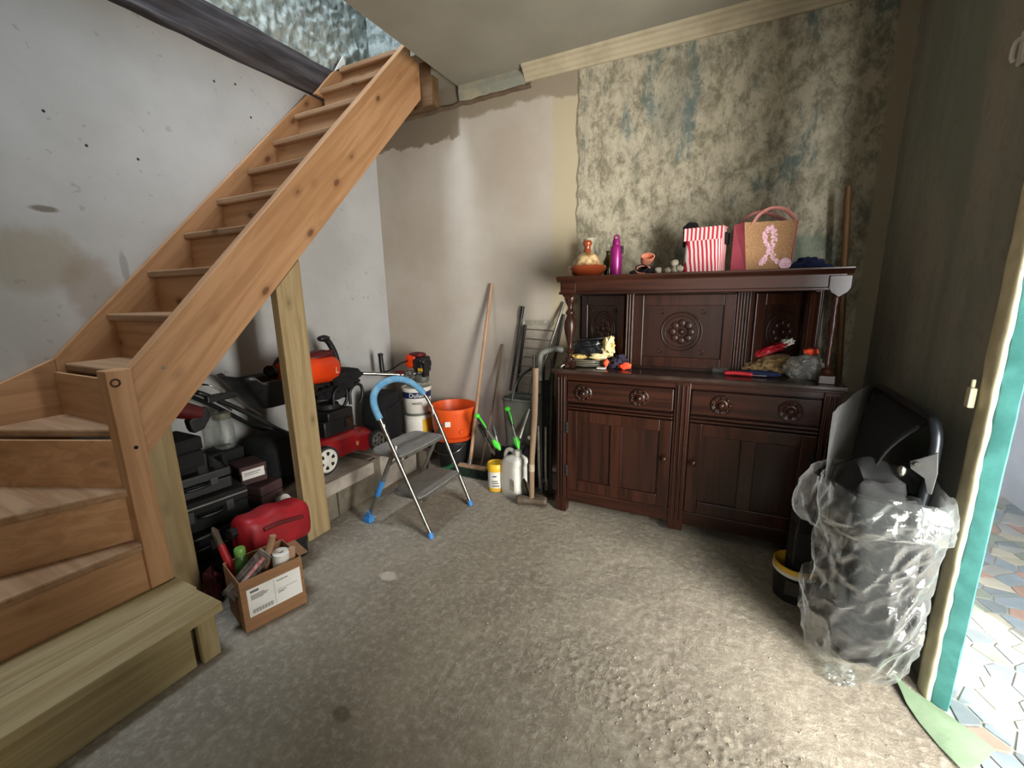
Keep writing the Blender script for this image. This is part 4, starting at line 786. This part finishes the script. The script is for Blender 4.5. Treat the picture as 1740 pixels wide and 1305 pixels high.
tag(obj('metal_crutch', G().cyl((-1.16, 2.66, .62), (-1.01, 2.885, 1.28), .010).cyl((-1.22, 2.57, .36), (-1.16, 2.66, .62), .0135), LGREY, None, 60), 'bare metal tube leaning on the wall beside the sideboard', 'tube')
fb = thing('folded_trolley', (-.99, 2.53, 0), 'folded dark metal trolley wedged between the wall tools and the sideboard', 'trolley')
for x, y in ((-1.03, 2.50), (-.965, 2.50)):
    obj('upright', G().tube(smoothpath([(x, y, .004), (x, y+.01, .45), (x+.005, y+.03, .93)]), .012, 10), DARKG, fb, 60)
obj('lower_tube', G().cyl((-1.03, 2.475, .06), (-1.04, 2.475, .50), .010).cyl((-.985, 2.475, .06), (-.985, 2.475, .50), .010), CHROME, fb, 60)
obj('top_handle', G().tube(smoothpath([(-1.035, 2.50, .80), (-1.03, 2.49, .95), (-1.0, 2.50, .985), (-.94, 2.53, 1.0), (-.91, 2.56, .99)]), .020, 10), GREYP, fb, 60)
obj('side_bar', G().tube(smoothpath([(-1.075, 2.5, .96), (-1.08, 2.5, .85), (-1.12, 2.53, .7)]), .010, 8), DARKG, fb, 60)
obj('foot_plate', G().box(-1.06, -.93, 2.455, 2.58, .002, .02), STEEL, fb, 0, .004)
obj('canvas', G().box(-1.02, -.975, 2.505, 2.52, .12, .80), BLACKM, fb, 0, .004)
bs = tag(obj('black_sack', G().blob((-1.33, 2.575, .13), (.13, .05, .13), .35, 1.8, 4, 71).blob((-1.18, 2.585, .15), (.12, .035, .15), .35, 1.8, 4, 72), BLACKM, None, 60), 'slumped black sack holding the green-ended garden tools', 'sack')
def gtool(a, b, label, green=True):
    t = thing('garden_tool', b, label, 'garden tool', 'green-ended garden hand tools')
    a, b = Vector(a), Vector(b); d = b-a
    obj('grip', G().tube([a, a+d*.2, a+d*.42], [.011, .017, .013], 12), DARKG, t, 50)
    if green:
        obj('end_cap', G().blob(a, (.021, .021, .019), sub=3), GREENL, t, 60)
        s_ = d.cross(Vector((0, 1, 0))).normalized()*.012+Vector((0, -.006, 0)); obj('soft_strip', G().tube([a+s_*.6, a+d*.2+s_, a+d*.4+s_*.6], [.008, .008, .005], 8), GREENL, t, 50)
    obj('shank', G().tube([a+d*.4, a+d*.72], .010, 10), LGREY, t, 50)
    obj('head', G().tube([a+d*.68, a+d*.85, b], [.013, .022, .006], 8, flat=.45), GREENL if green else STEEL, t, 40)
gtool((-1.515, 2.50, .505), (-1.32, 2.47, .29), 'green-ended garden tool lying leftmost and lowest in the black sack')
gtool((-1.285, 2.52, .575), (-1.19, 2.49, .31), 'green-ended garden tool standing steepest in front of the grey tub')
gtool((-1.53, 2.54, .43), (-1.40, 2.53, .22), 'plain black handled garden tool beside the broom handle', False)
gtool((-1.39, 2.50, .45), (-1.335, 2.48, .28), 'short black handled tool between the two green-ended ones', False)
yt = thing('yellow_tub', (-1.352, 2.455, 0), 'small white tub with yellow screw lid on the floor by the broom', 'tub')
obj('body', G().lathe([(.052, .001), (.058, .005), (.058, .15), (.05, .155)], (-1.352, 2.455, 0), 32), WHITEP, yt, 40)
obj('lid', G().lathe([(.061, .15), (.062, .155), (.062, .195), (.056, .203), (.05, .203), (.048, .195), (0, .195)], (-1.352, 2.455, 0), 32), YELLOW, yt, 40)
obj('base_band', G().lathe([(.0585, .006), (.0592, .03), (.0585, .032)], (-1.352, 2.455, 0), 32, None, False), YELLOW, yt, 40)
for k, z in enumerate((.05, .07, .085, .12)): obj('print_line', G().box(-.025, .02-.006*k, -.004, .004, 0, .001, face_to((-1.352+.0585*.48, 2.455-.0585*.877, z), (.48, -.877, 0)) @ Matrix.Translation((0, 0, .0004))), INK if k < 3 else NAVY, yt)
jg = thing('white_jug', (-1.205, 2.44, 0), 'white plastic jerry jug with grip hole on the floor beside the sledgehammer', 'jug')
Tj = rz((-1.205, 2.44, 0), -24)
def jugf(u, v):
    a = 2*math.pi*u; c, s_ = math.cos(a), math.sin(a); p = 5; rr = (abs(c)**p+abs(s_)**p)**(-1/p); prof = [(.9, .001), (1, .02), (1, .20), (.95, .245), (.74, .275), (.36, .295)]; k = v*5; i = min(int(k), 4); t = k-i
    q = prof[i][0]*(1-t)+prof[i+1][0]*t; z = prof[i][1]*(1-t)+prof[i+1][1]*t; sh = .038*max(0, (z-.22)/.075)
    return tuple(Tj @ Vector((c*rr*.088*q+sh, s_*rr*.06*min(1, q+.15), z)))
g = G().grid(jugf, 48, 26, True); g.f.append(tuple(range(47, -1, -1))); g.f.append(tuple(range(25*48, 26*48)))
obj('body', g, WHITEP, jg, 50)
obj('cap', G().lathe([(.022, .29), (.024, .295), (.024, .325), (.018, .33)], (.045, 0, 0), 20, Tj), WHITEP, jg, 40)
obj('handle', G().tube(smoothpath([(-.085, 0, .17), (-.086, 0, .26), (-.06, 0, .305), (-.01, 0, .312), (.03, 0, .285)]), .014, 10, Tj), WHITEP, jg, 60)
obj('dirt_patch', G().box(.03, .07, -.0615, -.0605, .06, .14, Tj), mat('dirty_white', '#8d8173', '#b9b2a6', 40, .7), jg)
sh = thing('sledgehammer', (-1.02, 2.34, 0), 'long wooden handled sledgehammer standing on its rusty head by the sideboard', 'sledgehammer')
Th = rz((-1.03, 2.335, .035), 14)
obj('handle', G().tube([(-1.03, 2.335, .03), (-1.028, 2.337, .30), (-1.01, 2.345, .62), (-1.003, 2.35, .905)], [.017, .018, .020, .021], 12), OLDW, sh, 60)
obj('head', G().tube([(-.098, 0, 0), (-.088, 0, 0), (-.05, 0, 0), (-.03, 0, 0), (.03, 0, 0), (.05, 0, 0), (.088, 0, 0), (.098, 0, 0)], [.026, .033, .033, .029, .029, .033, .033, .026], 8, Th), STEEL, sh, 20)
obj('paper_label', G().lathe([(.0195, .24), (.0198, .29)], (-1.029, 2.337, 0), 12, None, False), mat('worn_label', '#a39582', '#8d7d69', 30, .8), sh, 40)
tag(obj('metal_disc', G().lathe([(.0, -.003), (.07, -.003), (.07, .003), (0, .003)], n=32, T=Matrix.Translation((-1.092, 2.415, .075)) @ Matrix.Rotation(R(20), 4, 'Z') @ Matrix.Rotation(R(68), 4, 'Y')), STEEL, None, 40), 'dark round metal disc leaning between the white jug and the sledgehammer', 'disc')
tag(obj('corner_pole', G().tube([(.60, 2.72, .004), (.55, 2.70, .95), (.488, 2.70, 1.82)], .014, 12), POLEW, None, 60), 'tall brown wooden pole standing in the corner right of the sideboard', 'pole')

hk = thing('wall_hook', (.705, 1.888, 1.96), 'small white painted hook on the dark wall at the right edge', 'hook')
obj('plate', G().box(.698, .709, 1.873, 1.903, 1.96, 2.05), WHITEP, hk, 0, .003)
obj('hook_arm', G().tube(smoothpath([(.70, 1.888, 2.03), (.685, 1.888, 2.02), (.682, 1.888, 1.985), (.688, 1.888, 1.97)]), .006, 8), WHITEP, hk, 60)

# ------------------------------------------------------------------ bucket, wrapped pushchair
bk = thing('round_bucket', (.372, 2.06, 0), 'short black round tub with a yellow rim in front of the sideboard', 'tub')
obj('body', G().lathe([(.078, .001), (.084, .005), (.088, .125), (.09, .128), (.086, .128), (.082, .02), (0, .02)], (.372, 2.06, 0), 40), BLACK, bk, 40)
obj('rim', G().lathe([(.090, .126), (.0935, .13), (.0935, .144), (.090, .146)], (.372, 2.06, 0), 40, None, False), WHITEP, bk, 40)
obj('inner_rim', G().lathe([(.0915, .145), (.0925, .166), (.088, .168), (.084, .15), (.08, .05), (0, .05)], (.372, 2.06, 0), 40, None, False), YELLOW, bk, 40)
g = G(); dv = Vector((-.372, -2.06, 0)).normalized(); Tb = face_to((.372+dv.x*.0865, 2.06+dv.y*.0865, .07), (dv.x, dv.y, 0))
for k in range(8): g.box(-.035, .03-.004*(k % 3), .035-.008*k, .0375-.008*k, 0, .0015, Tb)
o = obj('small_print', g, INK, bk); o['kind'] = 'stuff'
obj('price_sticker', G().box(.018, .034, -.06, -.042, -.002, .002, Tb), WHITEL, bk)
bx = thing('black_carton', (.385, 2.07, .055), 'upright black box standing inside the yellow-rimmed tub', 'box')
obj('carton', G().box(-.048, .048, -.045, .045, .0, .36, rz((.385, 2.07, .055), 12)), BLACKM, bx, 0, .006)
obj('flap', G().box(-.048, .048, -.05, -.044, .27, .365, rz((.385, 2.07, .055), 12)).box(-.051, -.047, -.04, .02, .12, .3, rz((.385, 2.07, .055), 12)), BLACK, bx, 0, .002)
pc = thing('folded_pushchair', (.55, 1.85, 0), 'black folded pushchair with a tubular handle leaning in the corner by the door', 'pushchair')
obj('handle_frame', G().tube(smoothpath([(.60, 2.30, .35), (.615, 2.34, .80), (.62, 2.33, .905), (.622, 2.25, .925), (.625, 2.0, .925), (.628, 1.82, .925), (.63, 1.765, .905), (.632, 1.745, .84), (.625, 1.74, .70), (.60, 1.74, .40), (.57, 1.74, .12)]), .0165, 14), mat('satin_black_tube', '#23262a', '#2a2d31', 9, .3, .5), pc, 60)
def hood(u, v): return (.618-.11*math.sin(math.pi*v)*(.4+.6*u)-.03*v, 2.30-.50*u+.015*math.sin(9*v), .91-.46*v)
o = obj('hood', G().grid(hood, 14, 20), BLACKF, pc, 60); o.modifiers.new('shell', 'SOLIDIFY').thickness = .006
obj('seat_fabric', G().blob((.52, 1.775, .37), (.115, .125, .36), .2, 2, 4, 81, None, .6), BLACKM, pc, 60)
for xa, xb in ((.47, .52), (.55, .57)): obj('leg_tube', G().cyl((xa, 1.70, .08), (xb, 1.69, .62), .009), LGREY, pc, 60)
obj('bracket', G().prism([(0, .05), (.045, .085), (.055, .0), (.05, -.09), (.035, -.09), (.02, -.03), (-.025, .0), (-.03, .03)], 'z', 0, .006, face_to((.592, 1.715, .775), (-.3, -.95, 0)) @ Matrix.Diagonal((.8, .8, 1, 1))), DARKG, pc, 0, .002)
obj('rivet', G().cyl((.584, 1.708, .795), (.582, 1.700, .795), .008, n=14), CHROME, pc, 50)
obj('release_button', G().blob((.55, 1.71, .765), (.012, .012, .02), sub=2), CHROME, pc, 50)
for c in ((.475, 1.745, .066), (.57, 1.75, .066)):
    obj('wheel', G().lathe([(0, -.014), (.058, -.014), (.064, -.008), (.064, .008), (.058, .014), (0, .014)], n=28, T=face_to(c, (.9, -.4, 0))), RUBBER, pc, 40)
ws = thing('plastic_wrapping', (.54, 1.76, 0), 'crumpled clear polythene sack pulled up around the folded pushchair', 'plastic sack')
def ridg(p):
    d = noise.voronoi(p)[0]; e = noise.voronoi(p*2.1+Vector((4, 7, 1)))[0]
    return .7*(1-min(1, (d[1]-d[0])*1.6))+.3*(1-min(1, (e[1]-e[0])*1.6))
def wrapf(u, v):
    a = 2*math.pi*u; c, s_ = math.cos(a), math.sin(a); z = .006+.69*v
    prof = [(.10, 0), (.125, .04), (.15, .12), (.165, .25), (.16, .4), (.165, .52), (.175, .62), (.165, .70)]
    for (r0, z0), (r1, z1) in zip(prof, prof[1:]):
        if z0 <= z <= z1+.01: r = r0+(r1-r0)*min(1, (z-z0)/(z1-z0))
    p = Vector((c*1.5, s_*1.5, z*7-1.2*c)); d = .034*ridg(p*.9)
    x = .52+.01*z+(c*(r+d-.015))*.98-.02*max(0, -c)*(z < .3)-(.05*max(0, .10-z) if c < 0 else 0); y = 1.745+s_*(r+d-.015)*1.0
    return (min(x, .655+.12*max(0, y-1.70)), max(y, 1.56) if z > .1 else y, z)
obj('sack', G().grid(wrapf, 190, 170, True), PLASTIC, ws, 40)
def rimf(u, v):
    a = 2*math.pi*u; c, s_ = math.cos(a), math.sin(a); r = .178+.035*math.sin(math.pi*v*.8)+.02*max(0, -c)*v; z = .715-.12*v-.05*max(0, -c)*v+.015*noise.noise(Vector((c*3, s_*3, 2)))
    p = Vector((c*2, s_*2, v*2)); r += .022*ridg(p*1.1)
    y = 1.75+s_*r*.95; return (min(.52+c*r, .66+.12*max(0, y-1.72)), y, z)
obj('folded_rim', G().grid(rimf, 190, 30, True), PLASTIC, ws, 40)
def filmf(u, v):
    a = Vector((.375, 1.80, .55)).lerp(Vector((.36, 1.78, .92)), v); b = Vector((.56, 2.33, .50)).lerp(Vector((.60, 2.33, .945)), v); m_ = a.lerp(b, u)
    return (m_.x-.02*math.sin(math.pi*u)*0+.010*noise.noise(m_*7), m_.y+.02*noise.noise(m_*5+Vector((3, 1, 1))), m_.z+.012*noise.noise(m_*6))
obj('loose_film', G().grid(filmf, 40, 40), FILM, ws, 75)
obj('bottom_gather', G().blob((.455, 1.62, .024), (.042, .035, .024), .5, 2.2, 4, 91, None, 1, True), PLASTIC, ws, 75)

# ------------------------------------------------------------------ under the stairs
cb = thing('cardboard_box', (-1.75, 1.0, 0), 'open brown cardboard box of tools with a white address label', 'box')
A = Vector((-1.662, .862)); dB = Vector((.065, .231)).normalized(); dN = Vector((-dB.y, dB.x)); Lb, Db, Hb = .245, .21, .232
Tc = Matrix(((dB.x, dN.x, 0, A.x), (dB.y, dN.y, 0, A.y), (0, 0, 1, .002), (0, 0, 0, 1)))
for a in ((0, Lb, 0, .005), (0, Lb, Db-.005, Db), (0, .005, .005, Db-.005), (Lb-.005, Lb, .005, Db-.005)): obj('wall_panel', G().box(*a, 0, Hb, Tc), CARD, cb, 0, .0015)
obj('bottom', G().box(.005, Lb-.005, .005, Db-.005, 0, .006, Tc), CARDI, cb)
lb = obj('address_label', G().box(.022, .232, -.0012, 0, .062, .188, Tc), WHITEL, cb)
g = G()
for x0, x1, z0, z1 in ((.034, .066, .168, .178), (.034, .085, .154, .157), (.034, .10, .148, .151), (.034, .095, .142, .145), (.034, .08, .136, .139), (.135, .18, .168, .172), (.128, .128, 0, 0), (.136, .215, .128, .1295), (.136, .17, .118, .121), (.136, .16, .112, .115)): g.box(x0, x1, -.0018, -.0012, z0, z1, Tc)
g.box(.1235, .1245, -.0018, -.0012, .07, .182, Tc)
for k in range(22):
    x = .034+.0037*k; g.box(x, x+(.0012, .0024, .0018)[k % 3], -.0018, -.0012, .074, .092, Tc)
o = obj('print', g, INK, lb); o['kind'] = 'stuff'
obj('flap', G().box(Lb, Lb+.003, .0, .10, .03, .045, Tc).box(Lb-.002, Lb+.05, .06, Db-.01, Hb-.03, Hb-.025, Tc), CARD, cb)
obj('packing', G().blob((Lb/2, Db/2, .09), (Lb*.46, Db*.45, .06), .2, 3, 3, 5, Tc), BLACKM, cb, 60)
def TP(x, y, z): return tuple(Tc @ Vector((x, y, z)))
def intool(nm, a, b, r, m, lab, cat): return tag(obj(nm, G().tube([a, Vector(a).lerp(Vector(b), .5), b], [r, r*1.15, r*.95], 12), m, None, 50), lab, cat)
intool('hammer_handle', TP(.115, .10, .16), TP(.165, .06, .345), .0135, BROOMW, 'long wooden hammer handle sticking out of the middle of the cardboard box', 'handle')
intool('hammer_handle', TP(.215, .045, .16), TP(.222, .03, .272), .0135, BROOMW, 'short wooden handle end at the right corner of the cardboard box', 'handle')
tag(obj('tape_roll', G().lathe([(.032, .15), (.034, .153), (.034, .265), (.030, .268), (.012, .268), (.010, .25)], n=24, T=Matrix.Translation(TP(.175, .075, 0)) @ Matrix.Rotation(R(6), 4, 'Y')), WHITEP, None, 40), 'white capped roll between the two wooden handles in the box', 'roll')
bp = thing('blister_pack', TP(.03, .09, .2), 'printed blister pack of blades leaning out at the left of the box', 'package')
Tk = Tc @ Matrix.Translation((.055, .07, .215)) @ Matrix.Rotation(R(-38), 4, 'Y') @ Matrix.Rotation(R(30), 4, 'X')
obj('card', G().box(-.10, .10, -.035, .035, -.006, .006, Tk), mat('pack_print', '#3a302c', '#6b5b4d', 30, .4, stretch=(1, 5, 1)), bp, 0, .003)
obj('red_stripe', G().box(-.06, .08, -.018, -.004, .006, .008, Tk), mat('pack_pink', '#b05a5c', '#c9a99b', 50, .5), bp)
obj('silver_stripe', G().box(-.09, .06, .008, .014, .006, .008, Tk), LGREY, bp)
gbx = thing('green_bottle', TP(.02, .16, .0), 'green plastic bottle standing behind the blister pack', 'bottle')
obj('body', G().lathe([(.026, .006), (.028, .02), (.028, .20), (.022, .24), (.014, .26)], TP(.06, .165, 0), 22), mat('dull_green', '#3e6a2a', '#2f5220', 12, .4), gbx, 40)
obj('cap', G().lathe([(.02, .26), (.022, .27), (.022, .29), (.017, .296)], TP(.06, .165, 0), 20), mat('bright_green_cap', '#6f9a45', '#5f8a3a', 12, .4), gbx, 40)
ps = thing('bolt_cutters', (-1.86, .93, 0), 'red handled cutters standing left of the cardboard box', 'cutters')
obj('handle', G().tube([(-1.845, .955, .13), (-1.862, .945, .22), (-1.885, .935, .31)], [.014, .017, .014], 12), REDCAN, ps, 50)
obj('jaw', G().tube([(-1.885, .935, .31), (-1.90, .93, .37), (-1.905, .925, .39)], [.012, .014, .005], 8), STEEL, ps, 40)
obj('lower_grip', G().tube([(-1.845, .955, .13), (-1.83, .96, .05), (-1.83, .965, .004)], .013, 10), MAROON, ps, 50)
jc = thing('jerry_can', (-1.93, 1.19, .13), 'red plastic fuel can lying on its side behind the cardboard box', 'fuel can')
def canf(u, v):
    a = 2*math.pi*u; c, s_ = math.cos(a), math.sin(a); p = 4; rr = (abs(c)**p+abs(s_)**p)**(-1/p); t = 2*v-1; q = (1-abs(t)**5)**.3 if abs(t) < 1 else 0
    return (-1.925+c*rr*.085*max(q, .02), 1.20+.175*t, .245+s_*rr*.105*max(q, .02)-.02*t+.008*s_*math.cos(t*7))
obj('body', G().grid(canf, 40, 40, True), REDCAN, jc, 60)
obj('grip_recess', G().tube(smoothpath([(-1.838, 1.10, .30), (-1.835, 1.18, .295), (-1.838, 1.30, .265)]), .010, 8), REDD, jc, 60)
obj('spout_cap', G().lathe([(.024, 0), (.026, .006), (.026, .035), (.02, .04), (0, .04)], n=22, T=face_to((-1.94, 1.04, .30), (0, -1, .1))), BLACK, jc, 40)
def case(nm, c, d, rot, m, lab, parts=True, tilt=0, cat='case'):
    t = thing(nm, (c[0], c[1], c[2]), lab, cat); T = rz(c, rot) @ Matrix.Rotation(R(tilt), 4, 'X')
    obj('body', G().box(-d[0]/2, d[0]/2, -d[1]/2, d[1]/2, 0, d[2]*.55, T), m, t, 0, .008)
    obj('lid', G().box(-d[0]/2-.003, d[0]/2+.003, -d[1]/2-.003, d[1]/2+.003, d[2]*.56, d[2], T), m, t, 0, .01)
    if parts:
        for q in (-.25, .25): obj('latch', G().box(d[0]/2, d[0]/2+.008, d[1]*q-.018, d[1]*q+.018, d[2]*.35, d[2]*.72, T), DARKG, t, 0, .003)
        obj('handle', G().tube(smoothpath([(d[0]/2, -.05, d[2]*.5), (d[0]/2+.022, -.04, d[2]*.5), (d[0]/2+.022, .04, d[2]*.5), (d[0]/2, .05, d[2]*.5)]), .008, 8, T), BLACK, t, 60)
    return t, T
case('tool_case', (-2.13, 1.16, .002), (.46, .38, .13), 4, BLACKM, 'large black tool case at the bottom of the pile under the stairs')
case('tool_case', (-2.31, 1.13, .135), (.42, .36, .13), -5, BLACK, 'black plastic tool case in the middle of the pile under the stairs')
t, T = case('tool_case', (-2.34, 1.08, .268), (.38, .34, .15), -9, BLACKM, 'black tool case with pale edge strip below the open organiser')
obj('edge_strip', G().box(.188, .196, -.17, .17, .12, .128, T), LGREY, t)
t, T = case('organiser_case', (-2.36, 1.05, .42), (.34, .32, .11), -9, BLACK, 'topmost black case of the pile under the stairs, with a bracket handle')
obj('bracket_handle', G().tube([(.10, .10, .11), (.10, .10, .165), (.10, .155, .165), (.10, .165, .09)], .014, 8, T), BLACKM, t, 40)
obj('moulded_ridge', G().box(-.12, .12, -.14, .04, .11, .135, T).box(-.08, .08, -.12, -.02, .135, .15, T), BLACKM, t, 0, .006)
t, T = case('label_carton', (-2.29, 1.335, .37), (.16, .13, .105), -12, MAROON, 'maroon carton with a white label on the pile under the stairs', False, cat='carton')
obj('white_label', G().box(.084, .086, -.06, .05, .035, .085, T), WHITEL, t)
obj('label_lines', G().box(.086, .0865, -.05, .03, .066, .070, T).box(.086, .0865, -.05, .02, .056, .059, T), INK, t)
case('plain_carton', (-2.27, 1.38, .215), (.16, .14, .13), 8, MAROON, 'plain maroon carton under the labelled one', False, cat='carton')
case('plain_carton', (-2.24, 1.36, .1365) , (.2, .1, .07), 3, MAROON, 'flat maroon carton wedged lowest behind the fuel can', False, cat='carton')
tag(obj('round_tin', G().lathe([(.028, 0), (.03, .004), (.03, .03), (.024, .034), (0, .034)], n=22, T=face_to((-2.12, 1.395, .25), (1, 0, .5))), WHITEP, None, 40), 'small round white tin above the red fuel can', 'tin')
gj = thing('glass_jar', (-2.44, 1.335, .475), 'dusty clear glass jar on the pile against the white wall', 'jar')
obj('body', G().lathe([(.045, .0), (.052, .01), (.054, .10), (.048, .14), (.04, .155), (.04, .17)], (-2.47, 1.34, .53), 28), GLASS, gj, 50)
obj('neck_ring', G().torus((-2.47, 1.34, .70), .042, .006), GLASS, gj, 60)
obj('lid', G().lathe([(.044, .172), (.046, .178), (.046, .20), (.04, .205), (0, .205)], (-2.47, 1.34, .53), 26), mat('dull_glass_lid', '#7f7c6c', '#6d6a5c', 20, .3), gj, 40)
tag(obj('grey_carton_block', G().cbox((-2.47, 1.335, .445), (.14, .12, .165)), BLACKM, None, 0, .005), 'black block under the glass jar', 'block')
dl = thing('cordless_drill', (-2.2, 1.06, .76), 'dark cordless tool grip poking out behind the stair string', 'drill')
obj('body', G().tube([(-2.2, .93, .90), (-2.2, 1.02, .86), (-2.2, 1.10, .82)], [.04, .042, .034], 14), REDD, dl, 40)
obj('grip', G().prism([(1.04, .80), (1.125, .85), (1.14, .80), (1.10, .745), (1.055, .735), (1.045, .76)], 'x', -2.225, -2.175), BLACK, dl, 0, .008)
case('drill_shelf_box', (-2.24, .985, .585), (.2, .15, .145), 0, BLACKM, 'dark box half hidden behind the stair post', False)
tag(obj('maroon_bag', G().blob((-1.985, .925, .08), (.038, .036, .08), .35, 2, 4, 95), REDD, None, 60), 'dark red bundle beside the short stair post', 'bundle')

# crumbs of plaster on the floor
g = G(); rnd = random.Random(3)
for k in range(260):
    if k < 170: x, y = rnd.gauss(-.15, .35), rnd.gauss(1.23, .11)-.0
    else: x, y = rnd.uniform(-1.9, .6), rnd.uniform(.6, 2.3)
    if not (-1.5 < x < .6 and .6 < y < 2.28): continue
    r = rnd.uniform(.0015, .0042); g.blob((x, y, floor_h(x, y)+r*.4), (r, r*.9, r*.7), .4, 2, 1, k)
o = obj('plaster_crumbs', g, mat('plaster_crumb', '#b8ae9d', '#9a8f7e', 80, .95), None, 60); o['kind'] = 'stuff'; tag(o, 'pale plaster crumbs scattered over the concrete floor', 'debris')
